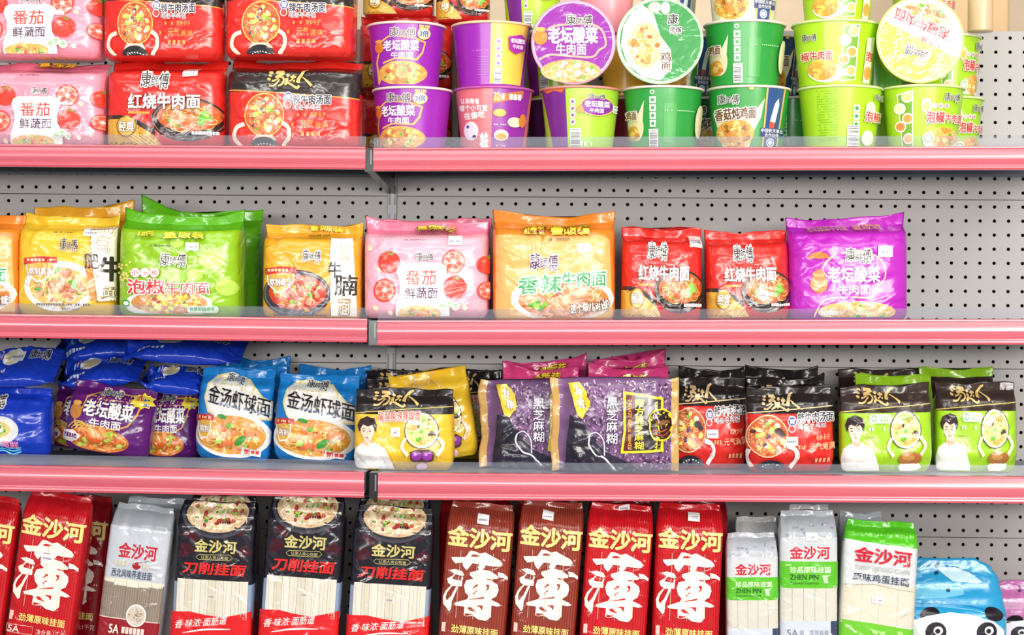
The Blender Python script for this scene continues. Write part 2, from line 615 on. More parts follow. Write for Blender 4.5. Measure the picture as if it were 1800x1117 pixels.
def tomato(a, cx, cy, r, cut):
    if cut:
        a.ell(cx, cy, r, r, (224, 72, 60)).ell(cx, cy, r * .84, r * .84, (246, 168, 150))
        for k in range(6):
            t = R_(60 * k + 15)
            a.ell(cx + r * .5 * math.cos(t), cy + r * .5 * math.sin(t), r * .27, r * .2, (232, 96, 76), rot=60 * k + 15, n=12)
        a.ell(cx, cy, r * .2, r * .2, (255, 236, 226), n=12)
    else:
        a.ell(cx, cy, r, r * .95, (224, 66, 52))
        a.ell(cx - r * .35, cy - r * .4, r * .25, r * .15, (242, 130, 112), rot=-35, n=12)
        for k in range(5):
            t = R_(-90 + 50 * (k - 2))
            x, y = cx + r * .12, cy - r * .72
            a.poly([(x - 1.5, y), (x + r * .62 * math.cos(t), y + r * .5 * math.sin(t + .5)), (x + 1.5, y + 2)], (104, 170, 62))


def d_tomato(v=0):
    a = Art(640, 395, 862, 557)
    for x, y in ((672, 475), (664, 540), (822, 540), (826, 478), (690, 548), (815, 450), (654, 440)):
        a.ell(x, y, 5, 4, (252, 226, 190), rot=40, n=12)
    for cx, cy, r, c in ((688.7, 464, 19.5, 0), (680.6, 510.5, 19.5, 1), (802.8, 463, 20, 1), (805.5, 506, 20, 0), (858, 468, 16, 0), (857, 511, 15, 1)):
        tomato(a, cx, cy, r, c)
    sh = [(706, 470), (714, 466), (779, 466), (789, 470), (791, 480), (785, 500), (786, 515), (794, 530), (796, 557), (700, 557), (702, 532), (708, 515), (708, 498), (702, 480)]
    a.poly(sh, WHT)
    a.logo(737, 448, 767, 464, INK, bold=.012, out=(255, 246, 246), ow=.05)
    a.text('番茄', 719, 477, 772, 502, (222, 74, 66), bold=.006)
    a.text('鲜蔬面', 718, 506, 775, 525, (92, 44, 92), bold=.006)
    a.food(742, 549, 38, 13, (240, 180, 90), [([(226, 90, 70), (240, 130, 100)], 5, 5), (GREENS, 7, 3)], (250, 226, 150), 12, 3, grain=20)
    for i, (x, y) in enumerate(((784, 536), (795, 533), (806, 538))):
        a.ell(x, y, 7, 7, (250, 252, 240), n=14)
        a.text('轻生活'[i], x - 4.5, y - 4.5, x + 4.5, y + 4.5, (130, 190, 96), bold=.02)
    a.dashes(716, 429, 758, 432, (120, 80, 90), 12)
    a.text('量贩装', 733, 403, 805, 418, (255, 222, 60), bold=.034, out=(120, 70, 40), ow=.05)
    return a


def d_beef(v=0):
    a = Art(193, 103, 400, 252)
    a.poly([(194, 199), (222, 199), (250, 206), (284, 222), (284, 252), (194, 252)], (54, 40, 36))
    a.poly([(194, 205), (222, 206), (250, 214), (282, 232), (300, 252), (194, 252)], (222, 168, 58))
    for i in range(5):
        a.line([(215 + i * 14, 222 + i * 3), (262 + i * 8, 250)], 2.2, (244, 210, 120))
    a.ell(341, 206, 64, 36, (44, 30, 28))
    a.ring(341, 206, 60, 32, 1.4, (150, 110, 90))
    a.food(343, 201, 55, 25, (206, 96, 40), [(MEAT, 13, 8), (GREENS, 6, 4), ([(240, 190, 60)], 4, 4)], (246, 200, 110), 24, 5)
    a.ell(366, 206, 7, 11, (112, 190, 60), rot=25, n=10)
    a.ell(372, 200, 6, 9, (140, 210, 80), rot=-25, n=10)
    a.ell(234, 218, 17.5, 17.5, (150, 96, 30)).ell(234, 218, 15.5, 15.5, (232, 184, 84))
    a.text('经典', 221, 210, 247, 227, (255, 248, 220), bold=.03, out=(110, 60, 20), ow=.05)
    a.logo(259, 128, 308, 156, INK, bold=.014, out=WHT, ow=.055)
    a.text('红烧牛肉面', 237.6, 165, 362.5, 189, WHT, bold=.03, out=(120, 30, 24), ow=.035)
    a.dashes(238, 194, 281, 198, (246, 180, 90), 9, .8)
    a.dashes(345, 226, 392, 231, WHT, 10, .8)
    return a


def d_tang_red(v=0):
    a = Art(400, 105, 642, 255)
    a.poly([(402, 122), (640, 124), (641, 172.5), (520, 166), (402, 159)], (44, 36, 36))
    a.line([(402, 159.5), (520, 166.5), (641, 173)], 1.8, (232, 170, 70))
    brush_tang(a, 476, 125.5, 566, 158, (238, 200, 116))
    a.curve([(436, 216), (422, 222), (418, 238), (430, 253)], 7, (250, 226, 206))
    a.curve([(505, 214), (516, 222), (517, 238), (506, 253)], 7, (250, 226, 206))
    a.ell(472.6, 201.4, 36, 36, (246, 196, 96))
    a.food(472.6, 201.4, 34, 34, (214, 104, 56), [([(236, 110, 70), (240, 150, 110)], 10, 7), ([(244, 226, 110)], 9, 6), (GREENS, 3, 4), ([(90, 60, 66), (240, 226, 214)], 6, 5)], (250, 206, 140), 34, 7)
    a.poly([(457, 234), (488, 234), (495, 243), (450, 243)], (246, 214, 190))
    a.ell(472, 256, 27, 19, (40, 34, 40), 180, 360)
    for k in range(7):
        a.ell(456 + k * 5.4, 251 - 3 * math.sin(k * .52), 1, 1, WHT, n=6)
    a.ell(515.6, 172, 8.5, 8.5, WHT).ell(515.6, 172, 7.3, 7.3, (70, 66, 150)).ell(515, 184.5, 7, 6.6, WHT).ell(515, 184.5, 5.6, 5.4, (224, 64, 54))
    a.text('辣', 511, 167, 520.5, 177, WHT, bold=.02)
    a.text('辣牛肉汤面', 525, 168.5, 592, 183.5, (48, 42, 70), bold=.03, out=WHT, ow=.07)
    a.text('매운우육면', 525, 185, 574, 193.5, (60, 54, 90), bold=.0, out=WHT, ow=.08)
    a.text('静好', 556, 197, 584, 205, (244, 160, 84), bold=.0)
    a.dashes(526, 199, 552, 204, (244, 150, 80), 4)
    a.text('元气', 540, 209, 562, 223, (246, 168, 90), bold=.01)
    a.text('满满', 564, 213, 588, 223, (246, 168, 90))
    a.dashes(522, 214, 537, 220, (246, 150, 80), 2)
    a.dashes(540, 229, 578, 235, (246, 160, 86), 4)
    return a


def d_tang_packet(v=0):
    """The same print on the single packets: a larger bowl and a narrower black band."""
    a = Art(1308, 680, 1470, 832)
    a.poly([(1309, 682), (1469, 682), (1469, 715), (1380, 721), (1309, 726)], BLK)
    a.line([(1309, 726), (1380, 721.5), (1469, 715)], 1.8, (240, 214, 170))
    brush_tang(a, 1336, 692, 1412, 724, (238, 206, 150))
    a.curve([(1380, 784), (1394, 790), (1398, 804), (1386, 824)], 8, (246, 232, 226))
    a.curve([(1314, 790), (1310, 804), (1316, 822)], 7, (246, 232, 226))
    a.ell(1346, 767, 37, 37, (250, 214, 170))
    a.food(1346, 767, 35, 35, (214, 104, 56), [([(236, 110, 70), (240, 150, 110)], 10, 7), ([(244, 226, 110)], 10, 6), (GREENS, 3, 4), ([(90, 60, 66), (240, 226, 214)], 6, 5)], (250, 206, 140), 34, 7)
    for q in (1364, 1369, 1374):
        a.curve([(1350, 778), (1362, 786), (q + 6, 792)], 4, (236, 140, 110))
    a.ell(1366, 758, 8, 6, (84, 60, 66), rot=20).ell(1372, 764, 5, 4, (70, 50, 56))
    a.ell(1351, 827, 27, 20, (40, 40, 56), 180, 360)
    for q in range(7):
        a.ell(1336 + q * 5, 821 - 6 * math.sin(q * .52), 1.2, 1.2, WHT, n=6)
    a.ell(1390, 741.5, 8.4, 8.4, WHT).ell(1390, 741.5, 7, 7, (70, 66, 150)).ell(1389, 754, 6.6, 6.4, WHT).ell(1389, 754, 5.2, 5, (224, 64, 54))
    a.text('辣', 1385.5, 737, 1394.5, 746, WHT, bold=.02)
    a.text('辣牛肉汤面', 1400, 730, 1464, 744, (48, 42, 60), bold=.03, out=WHT, ow=.07, slope=-.05)
    a.text('매운우육면', 1400, 746.5, 1450, 755.5, (60, 54, 90), out=WHT, ow=.08, slope=-.05)
    a.text('静好', 1432, 765, 1456, 774, (250, 190, 150), slope=-.05)
    a.text('元气满满', 1420, 780, 1464, 792, (250, 196, 150), bold=.01, slope=-.05)
    a.dashes(1400, 783, 1416, 790, (250, 176, 130), 3)
    a.dashes(1430, 804, 1458, 810, (250, 176, 130), 4)
    return a


def d_pepper(v=0):
    a = Art(213, 368, 425, 552)
    for x, y, r in ((380, 450, 22), (352, 478, 14), (250, 500, 16), (405, 500, 18), (320, 420, 12)):
        a.ell(x, y, r, r * .8, (190, 230, 92), n=20)
    a.ell(306, 531, 76, 27, WHT)
    a.food(308, 528, 66, 21, (214, 150, 84), [(MEAT, 10, 8), ([(240, 226, 90), (206, 214, 70)], 8, 7), (GREENS, 4, 4)], (250, 226, 160), 18, 11)
    for p in (((292, 512), (298, 525), (305, 535)), ((340, 515), (328, 524), (318, 534)), ((348, 512), (355, 524), (352, 534))):
        a.curve(p, 5.5, (226, 206, 60))
    for i in range(22):
        a.ell(222 + a.rs.uniform(-6, 20), 466 + a.rs.uniform(-10, 26), 2.6, 2.2, (240, 226, 120), n=8)
    for x in (250, 266.5, 283):
        a.ell(x, 475, 8.6, 8.6, (232, 130, 130), n=16).ell(x, 475, 7.8, 7.8, WHT, n=16)
    for i, x in enumerate((250, 266.5, 283)):
        a.text('小米椒'[i], x - 5.5, 470, x + 5.5, 480, (214, 50, 60), bold=.01)
    a.text('泡椒', 237.6, 487, 301, 513, (216, 44, 48), bold=.03, out=WHT, ow=.05)
    a.text('牛肉面', 302, 491, 377, 513, (216, 44, 48), bold=.014, out=WHT, ow=.05)
    a.logo(292.7, 439, 338, 464, INK, bold=.014, out=(246, 252, 230), ow=.05)
    a.dashes(276, 424, 315, 428, (70, 90, 30), 12)
    a.rrect(340, 533, 392, 545, 5, (230, 246, 214))
    a.dashes(345, 536, 387, 542, (96, 190, 140), 6, .8)
    a.ell(237, 530, 6, 6, (60, 150, 70), n=14).ell(237, 530, 3.4, 3.4, (240, 250, 230), n=10)
    a.text('5连包', 252, 404, 280, 414, (250, 226, 60), bold=.034, out=(84, 140, 30), ow=.05)
    a.text('量贩装', 296, 404, 370, 417, (250, 226, 60), bold=.034, out=(84, 140, 30), ow=.05)
    return a


def shield(a, x0, x1, y0, t):
    m = (x0 + x1) / 2
    a.poly([(x0 + 3, y0 + 8), (x1 - 3, y0 + 8), (x1 - 4, y0 + 26), (m + 8, y0 + 40), (m - 6, y0 + 43), (x0 + 6, y0 + 28)], (250, 246, 236))
    a.poly([(x0 + 5, y0 + 10), (x1 - 5, y0 + 10), (x1 - 6, y0 + 25), (m + 7, y0 + 38), (m - 5, y0 + 40), (x0 + 8, y0 + 27)], (226, 174, 72))
    a.poly([(x0, y0 + 3), (m, y0), (x1, y0 + 1), (x1 + 1, y0 + 11), (m, y0 + 10), (x0 + 1, y0 + 14)], (202, 50, 44))
    a.dashes(x0 + 6, y0 + 4, x1 - 6, y0 + 8, (250, 220, 170), 7, .7)
    a.text(t, x0 + 10, y0 + 19, x1 - 8, y0 + 31, WHT, bold=.02, out=(150, 70, 30), ow=.05)


def d_fatbeef(v=0):
    a = Art(38, 378, 214, 545)
    a.ell(121, 498, 65, 42, WHT).ring(121, 497, 60, 38, 1.2, (226, 214, 200))
    a.food(121, 499, 55, 32, (240, 186, 100), [(MEAT, 18, 9), ([(200, 70, 50)], 6, 4), (GREENS, 5, 5)], (252, 232, 170), 26, 13)
    a.ell(118, 471, 5, 5, (100, 160, 60), n=10)
    a.ell(147, 495, 6, 9, (110, 176, 60), rot=-30, n=12)
    shield(a, 56, 115.5, 449, '熬制高汤')
    a.poly([(166, 450), (178, 450), (186, 521), (176, 521)], (240, 146, 70))
    a.poly([(173, 402), (222, 400), (222, 522), (188, 524), (180, 470)], (190, 130, 50))
    a.poly([(174, 403), (222, 401), (222, 520), (189, 522), (181, 470)], (250, 244, 228))
    a.vtext('金汤', 185, 412, 205, 443, (250, 240, 214), bold=.01, out=(120, 90, 50), ow=.045)
    a.text('肥', 166, 444, 190, 469, (44, 38, 36), bold=.016, shear=-.1)
    a.text('牛', 192, 449, 222, 488, (44, 38, 36), bold=.032)
    a.text('面', 197, 499, 216, 515, (250, 240, 214), bold=.01, out=(120, 90, 50), ow=.045)
    a.logo(122, 421, 154, 440, INK, bold=.014, out=(252, 236, 190), ow=.04)
    a.dashes(106, 408, 146, 411.5, (120, 90, 40), 12)
    a.dashes(82, 526, 178, 530, (90, 70, 50), 22)
    a.dashes(130, 534, 160, 537, (90, 70, 50), 9)
    return a


def d_spicybeef(v=0):
    a = Art(463, 396, 639, 545)
    a.ell(528, 507, 61, 38, (56, 50, 58)).ring(528, 506, 57, 34, 1.5, (130, 124, 130))
    a.food(530, 505, 51, 28, (202, 62, 30), [(MEAT, 16, 8), ([(226, 70, 40), (240, 120, 60)], 8, 6), (GREENS, 7, 5)], (246, 190, 90), 14, 17)
    shield(a, 471, 527.5, 464, '熬制高汤')
    a.poly([(586, 420), (624, 420), (632, 545), (590, 545), (588, 480)], (252, 248, 236))
    a.vtext('川辣', 602, 429, 618, 462, (252, 246, 226), bold=.01, out=(176, 120, 50), ow=.045)
    a.text('牛', 584, 456, 606, 481, (40, 36, 36), bold=.02)
    a.text('腩', 595, 476, 631, 509, (40, 36, 36), bold=.016)
    a.text('面', 603, 516, 620, 541, (252, 246, 226), bold=.01, out=(176, 120, 50), ow=.045)
    a.logo(538, 438, 571, 456, INK, bold=.014, out=WHT, ow=.07)
    a.dashes(547, 417, 585, 420.5, (120, 90, 40), 12)
    a.dashes(490, 539, 585, 543, (60, 40, 30), 20)
    a.text('量贩装', 542, 399, 604, 407, (250, 222, 50), bold=.034, out=(120, 80, 20), ow=.05)
    return a


def d_orange(v=0):
    a = Art(858, 372, 1086, 553)
    a.poly([(866, 410), (1060, 412), (1074, 418), (1080, 552), (866, 552)], (238, 188, 112))
    a.ell(988, 517, 94, 40, WHT).ring(988, 517, 89, 36, 1.2, (230, 214, 196))
    a.food(990, 519, 82, 32, (216, 130, 62), [(MEAT, 8, 10), ([(240, 190, 120)], 8, 6), (GREENS, 4, 5)], (250, 214, 140), 22, 19)
    a.poly([(960, 520), (985, 511), (1003, 525), (1000, 540), (975, 546), (958, 536)], (206, 134, 84)).poly([(960, 520), (985, 511), (1003, 525), (980, 532)], (226, 164, 116))
    a.poly([(1004, 506), (1030, 500), (1042, 512), (1040, 524), (1014, 528), (1004, 520)], (196, 122, 76)).poly([(1004, 506), (1030, 500), (1042, 512), (1016, 518)], (222, 158, 110))
    for k in range(7):
        a.ell(944 + a.rs.uniform(-12, 12), 528 + a.rs.uniform(-6, 8), 7, 3.6, a.rs.choice(GREENS), rot=a.rs.uniform(0, 180), n=10)
    a.text('香辣', 909, 481, 986, 510, (64, 164, 96), bold=.03, out=WHT, ow=.07, slope=-.05)
    a.text('牛肉面', 988, 474, 1066, 499, (64, 164, 96), bold=.02, out=WHT, ow=.07, slope=-.05)
    a.text('这个味儿对辣!', 1003, 527, 1071, 543, WHT, bold=.02, out=(120, 70, 40), ow=.05, slope=-.12)
    a.logo(929, 441, 980, 470, (92, 48, 88), bold=.016, out=WHT, ow=.05)
    a.dashes(964, 418, 1003, 422, (150, 100, 60), 12)
    a.text('5连包', 918, 397, 960, 412, (252, 220, 60), bold=.034, out=(150, 80, 20), ow=.05)
    a.text('量贩装', 967, 398, 1039, 413, (252, 220, 60), bold=.034, out=(150, 80, 20), ow=.05)
    return a


def d_pickle_brick(v=0):
    a = Art(1375, 378, 1600, 548)
    a.curve([(1462, 440), (1446, 452), (1436, 466), (1444, 478)], 3, (244, 196, 150))
    a.curve([(1470, 440), (1510, 436), (1545, 452), (1552, 480), (1530, 500), (1528, 512), (1490, 512), (1440, 516), (1420, 545)], 2.6, (244, 206, 160))
    a.food(1500, 536, 72, 18, (236, 190, 120), [([(236, 200, 130), (220, 170, 90)], 12, 9), (GREENS, 4, 5)], (250, 230, 170), 16, 23)
    a.ell(1429.6, 490, 16, 15, (206, 130, 60)).ell(1429.6, 474, 12, 5, (232, 166, 86)).ell(1429.6, 470, 8, 4, (190, 110, 60))
    for k in range(3):
        a.line([(1416, 485 + k * 6), (1430, 488 + k * 6), (1443, 485 + k * 6)], 1.2, (240, 190, 120))
    a.poly([(1408, 449), (1416, 441), (1430, 437), (1443, 440), (1451, 448), (1440, 447), (1430, 449), (1420, 447)], (232, 134, 60))
    a.text('老坛酸菜', 1446, 462, 1542, 487, WHT, bold=.03)
    a.text('牛肉面', 1463, 491, 1524, 507, WHT, bold=.02)
    a.logo(1479, 431, 1526, 456, INK, bold=.014, out=WHT, ow=.06)
    a.dashes(1428, 534, 1470, 541, WHT, 9, .8)
    a.text('老坛酸菜牛肉面', 1410, 396, 1487, 407, (246, 214, 130), bold=.01, slope=-.03)
    a.text('量贩装', 1498, 394, 1552, 405, (240, 190, 80), bold=.02, slope=-.03)
    return a


def d_pickle(v=0):
    a = Art(0, 0, 150, 120)
    a.poly([(30, 24), (50, 14), (110, 12), (128, 24), (126, 44), (112, 66), (90, 76), (50, 74), (20, 78), (14, 60), (28, 42)], (226, 176, 70))
    a.poly([(32, 26), (51, 16), (109, 14), (125, 25), (123, 43), (110, 64), (89, 73), (50, 71), (22, 74), (17, 60), (31, 43)], (104, 30, 126))
    a.food(62, 96, 56, 22, (214, 120, 40), [([(226, 110, 40), (240, 150, 70), (200, 80, 30)], 16, 9), ([(170, 190, 60), (200, 206, 90)], 12, 7), ([(220, 60, 40)], 8, 4)], (246, 206, 110), 16, 29)
    a.poly([(44, 84), (62, 79), (72, 90), (68, 102), (50, 104), (42, 95)], (226, 110, 40)).poly([(44, 84), (62, 79), (72, 90), (54, 94)], (244, 160, 84))
    a.ell(18, 52, 11, 13, (214, 140, 60)).ell(18, 38, 8, 4, (240, 180, 90))
    for k in range(5):
        a.curve([(8 + k * 7, 82), (20 + k * 6, 70 + k), (34 + k * 5, 68 + k * 2)], 2, (232, 190, 80))
    a.text('老坛酸菜', 32, 30, 118, 56, WHT, bold=.035, out=(60, 14, 80), ow=.03)
    a.text('牛肉面', 46, 59, 100, 74, WHT, bold=.025)
    a.logo(54, 6, 92, 22, INK, bold=.014, out=WHT, ow=.06)
    p = []
    for k in range(20):
        r = 19 if k % 2 else 14
        p.append((128 + r * math.cos(k * .314) * 1.1, 20 + r * .8 * math.sin(k * .314)))
    a.poly(p, (246, 224, 70))
    a.text('加', 118, 12, 128, 22, (214, 60, 70), bold=.03)
    a.text('加', 129, 18, 139, 29, (60, 90, 180), bold=.03)
    a.poly([(2, 88), (22, 84), (34, 94), (20, 104), (2, 102)], (250, 236, 226)).dashes(6, 91, 28, 97, (110, 40, 120), 5, .8)
    return a


def d_shrimp(v=0):
    a = Art(340, 655, 488, 808)
    a.poly([(358, 682), (372, 668), (402, 662), (440, 672), (470, 700), (487, 706), (487, 738), (450, 738), (404, 744), (364, 730), (354, 706)], (242, 226, 150))
    a.poly([(360, 683), (374, 671), (402, 665), (438, 675), (468, 702), (487, 708), (487, 734), (450, 735), (404, 741), (366, 727), (357, 706)], WHT)
    a.ell(415, 766, 74, 40, WHT)
    a.food(413, 766, 66, 33, (232, 160, 60), [([(240, 150, 90), (246, 186, 140), (232, 120, 60)], 24, 9), ([(250, 226, 120)], 6, 6), (GREENS, 4, 6), ([(206, 60, 40)], 5, 3)], (252, 224, 140), 20, 31)
    a.ell(432, 774, 13, 6, (70, 160, 60), rot=-35, n=12)
    a.ell(394, 736, 10, 4, (80, 160, 70), rot=10, n=10)
    shield(a, 343, 378, 733, '熬制')
    a.text('金汤虾球面', 364, 684, 482, 714, (40, 36, 40), bold=.012, slope=.16)
    a.text('Golden Stock Shrimp Noodle', 386, 711, 484, 717, (150, 186, 226), slope=.14)
    a.logo(394, 662, 432, 681, INK, bold=.014, out=(242, 250, 255), ow=.05, slope=.08)
    a.poly([(436, 782), (472, 788), (472, 800), (434, 797)], (252, 240, 236))
    a.text('新', 440, 785, 452, 797, (214, 50, 44), bold=.03)
    a.dashes(454, 788, 470, 796, (214, 60, 50), 2, .8)
    return a


def person_print(a, x, y, s):
    """A printed portrait: dark hair, pale face, white shirt; the head top at x, y."""
    k = lambda p: [(x + q[0] * s, y + q[1] * s) for q in p]
    a.poly(k([(-10, 41), (-4, 46), (3, 48), (9, 45), (14, 39), (34, 50), (46, 74), (52, 100), (-28, 100), (-26, 66), (-22, 50)]), (250, 248, 244))
    a.poly(k([(-6, 30), (9, 30), (11, 43), (2, 50), (-8, 44)]), (236, 196, 168))
    a.poly(k([(-13, 10), (-11, 24), (-5, 35), (1, 39), (7, 35), (13, 24), (14, 10), (4, 3), (-6, 3)]), (250, 220, 198))
    a.poly(k([(-15, 20), (-19, 8), (-14, -4), (0, -9), (14, -5), (19, 6), (17, 20), (13, 12), (10, 6), (2, 10), (-8, 6), (-12, 12)]), (54, 36, 40))
    for q in (-6.5, 6):
        a.ell(x + q * s, y + 18 * s, 2.4 * s, 1.1 * s, (60, 44, 44), n=10)
        a.line(k([(q - 3.4, 14.4), (q, 13.2), (q + 3.2, 14.4)]), 1.1 * s, (86, 60, 56))
    a.line(k([(.6, 18), (-.6, 25), (1.4, 25.6)]), .8 * s, (226, 178, 150))
    a.ell(x + .6 * s, y + 30.6 * s, 3.4 * s, 1.2 * s, (216, 120, 116), n=10)
    a.line(k([(-9, 41), (-4, 46), (3, 48), (9, 45), (12, 40)]), 1.6 * s, (236, 232, 228))


def d_tang_portrait(cols, words, lens):
    a = Art(621, 685, 800, 828)
    a.line([(622, 728), (700, 722), (798, 716)], 1.2, (246, 220, 120))
    brush_tang(a, 652, 688, 746, 718, (230, 196, 126))
    person_print(a, 648, 742, .92)
    a.ell(744, 758, 30, 31, (70, 60, 40)).ell(744, 758, 28.5, 29.5, WHT)
    a.food(744, 758, 26, 27, (240, 214, 120), [([(250, 226, 140)], 8, 7), (GREENS, 6, 6), ([(60, 50, 44)], 3, 5), ([(236, 170, 96), (246, 240, 226)], 6, 7)], (252, 236, 170), 22, 37)
    a.curve([(716, 770), (710, 786), (720, 800)], 6, (250, 226, 200))
    a.curve([(772, 768), (780, 784), (770, 800)], 6, (250, 226, 200))
    if words:
        a.text(words, 668, 728, 742, 742, (206, 50, 60), bold=.014, out=(252, 246, 226), ow=.06, slope=-.03)
    else:
        a.rrect(674, 733, 716, 746, 6, (240, 250, 226)).ring(683, 739, 4, 4, 1.6, (90, 170, 90)).dashes(690, 736, 712, 743, (150, 200, 120), 4)
        a.dashes(668, 752, 706, 758, (240, 250, 220), 7)
    if lens == 'purple':
        a.poly([(724, 794), (736, 790), (756, 790), (766, 796), (764, 806), (756, 812), (730, 812), (724, 804)], (86, 56, 44))
        for q in (735, 754):
            a.ell(q, 800, 9, 6.5, (150, 60, 170)).ell(q - 2, 798, 3, 2, (216, 150, 226), n=8)
        a.ell(745, 820, 10, 6, (226, 190, 220), n=14)
    else:
        a.ell(752, 803, 22, 10, (176, 116, 56)).ell(748, 801, 12, 4, (206, 150, 84), n=12).ell(752, 818, 22, 8, WHT)
    a.dashes(668, 768, 690, 770, (150, 130, 60), 5)
    return a


def d_tang_yellow(v=0):
    return d_tang_portrait(None, '酸酸辣辣豚骨面', 'purple')


def d_tang_green(v=0):
    return d_tang_portrait(None, None, 'brown')


def d_sesame(v=0):
    a = Art(963, 665, 1196, 833)
    rs = random.Random(5)
    a.step = .05
    for _ in range(1000):
        x, y, r = rs.uniform(1004, 1182), rs.uniform(672, 826), rs.uniform(.8, 2.5)
        c = rs.choice(((58, 40, 66), (196, 158, 200), (176, 132, 180), (216, 182, 214), (84, 58, 92), (70, 50, 80)))
        a.ell(x, y, r * 1.5, r * .7, c, rot=rs.uniform(0, 180), n=6)
    a.step, a.z = 1.0, a.z + 1
    a.poly([(1000, 732), (1015, 738), (1034, 760), (1062, 795), (1100, 812), (1130, 831), (990, 831), (994, 800)], (44, 40, 58))
    a.poly([(1010, 745), (1028, 760), (1048, 800), (1010, 812), (1000, 790)], (30, 28, 40))
    a.curve([(1034, 766), (1032, 782), (1044, 800), (1060, 806), (1078, 826)], 3.2, (226, 226, 236))
    a.curve([(1034, 766), (1046, 762), (1058, 776), (1060, 802)], 2.0, (226, 226, 236))
    a.poly([(998, 675), (1014, 674), (1030, 694), (1034, 716), (1020, 738), (1010, 732), (1004, 700)], (244, 214, 60))
    a.text('香浓', 1008, 681, 1020, 694, (252, 250, 240), bold=.03, out=(150, 120, 30), ow=.05, slope=.5)
    a.text('营养', 1014, 700, 1026, 716, (252, 250, 240), bold=.03, out=(150, 120, 30), ow=.05, slope=.5)
    a.vtext('黑芝麻糊', 1063, 700, 1083, 782, (240, 236, 246), bold=.012, out=(70, 50, 80), ow=.04)
    a.poly([(1093, 691), (1161, 700), (1161, 796), (1089, 797), (1094, 760)], (246, 222, 40))
    a.poly([(1098, 696), (1157, 704), (1157, 792), (1094, 793), (1098, 760)], (40, 34, 40))
    a.poly([(1098, 696), (1112, 698), (1110, 793), (1094, 793), (1098, 760)], (104, 26, 44))
    a.vtext('南方黑芝麻糊', 1113, 703, 1129, 791, (246, 220, 40), bold=.02)
    for i, wd in enumerate(('NANFANG', 'BLACK', 'SESAME')):
        for j, ch in enumerate(wd):
            y = (705, 739, 764)[i] + j * 4.4
            a.text(ch, 1102.5, y, 1107.5, y + 3.6, (226, 190, 60), bold=.02)
    a.ell(1158, 749, 20, 28, (246, 222, 40)).ell(1158, 749, 17, 25, (40, 26, 26))
    a.poly([(1150, 738), (1166, 736), (1170, 746), (1152, 750)], (140, 96, 50)).curve([(1146, 756), (1156, 760), (1166, 754)], 2.2, (196, 90, 44)).curve([(1147, 763), (1158, 767), (1168, 760)], 2.6, (170, 66, 40)).line([(1150, 730), (1154, 744)], 1, (206, 186, 206))
    return a


def d_blue(v=0):
    a = Art(-60, 680, 95, 797)
    a.ell(10, 752, 34, 24, (232, 236, 240)).ell(8, 750, 28, 18, (250, 246, 230))
    a.food(6, 751, 23, 14, (236, 220, 130), [(GREENS, 5, 4), ([(246, 240, 220)], 5, 5)], (250, 240, 190), 14, 41)
    a.logo(-26, 698, 18, 720, INK, bold=.014, out=WHT, ow=.07, slope=-.1)
    for k in range(3):
        a.curve([(0, 780 + k * 5), (16, 776 + k * 5), (32, 782 + k * 5), (48, 780 + k * 4)], 2.4, (96, 196, 236))
    a.text('海鲜', 14, 768, 44, 779, (244, 150, 190), bold=.03, slope=.1)
    a.dashes(-20, 768, 8, 777, (244, 160, 196), 4, .8)
    return a


def d_blue_flat(v=0):
    a = Art(0, 0, 200, 80)
    a.ell(70, 30, 26, 22, (230, 234, 240)).ell(72, 30, 20, 16, (238, 226, 170))
    a.curve([(26, 14), (34, 24), (28, 36), (40, 44)], 4, (110, 200, 236))
    a.curve([(34, 10), (42, 22), (36, 34)], 3, (236, 150, 190))
    a.logo(116, 12, 170, 38, (30, 34, 60), bold=.02, out=(206, 210, 226), ow=.06)
    a.dashes(20, 62, 70, 68, (206, 220, 250), 6, .7)
    return a


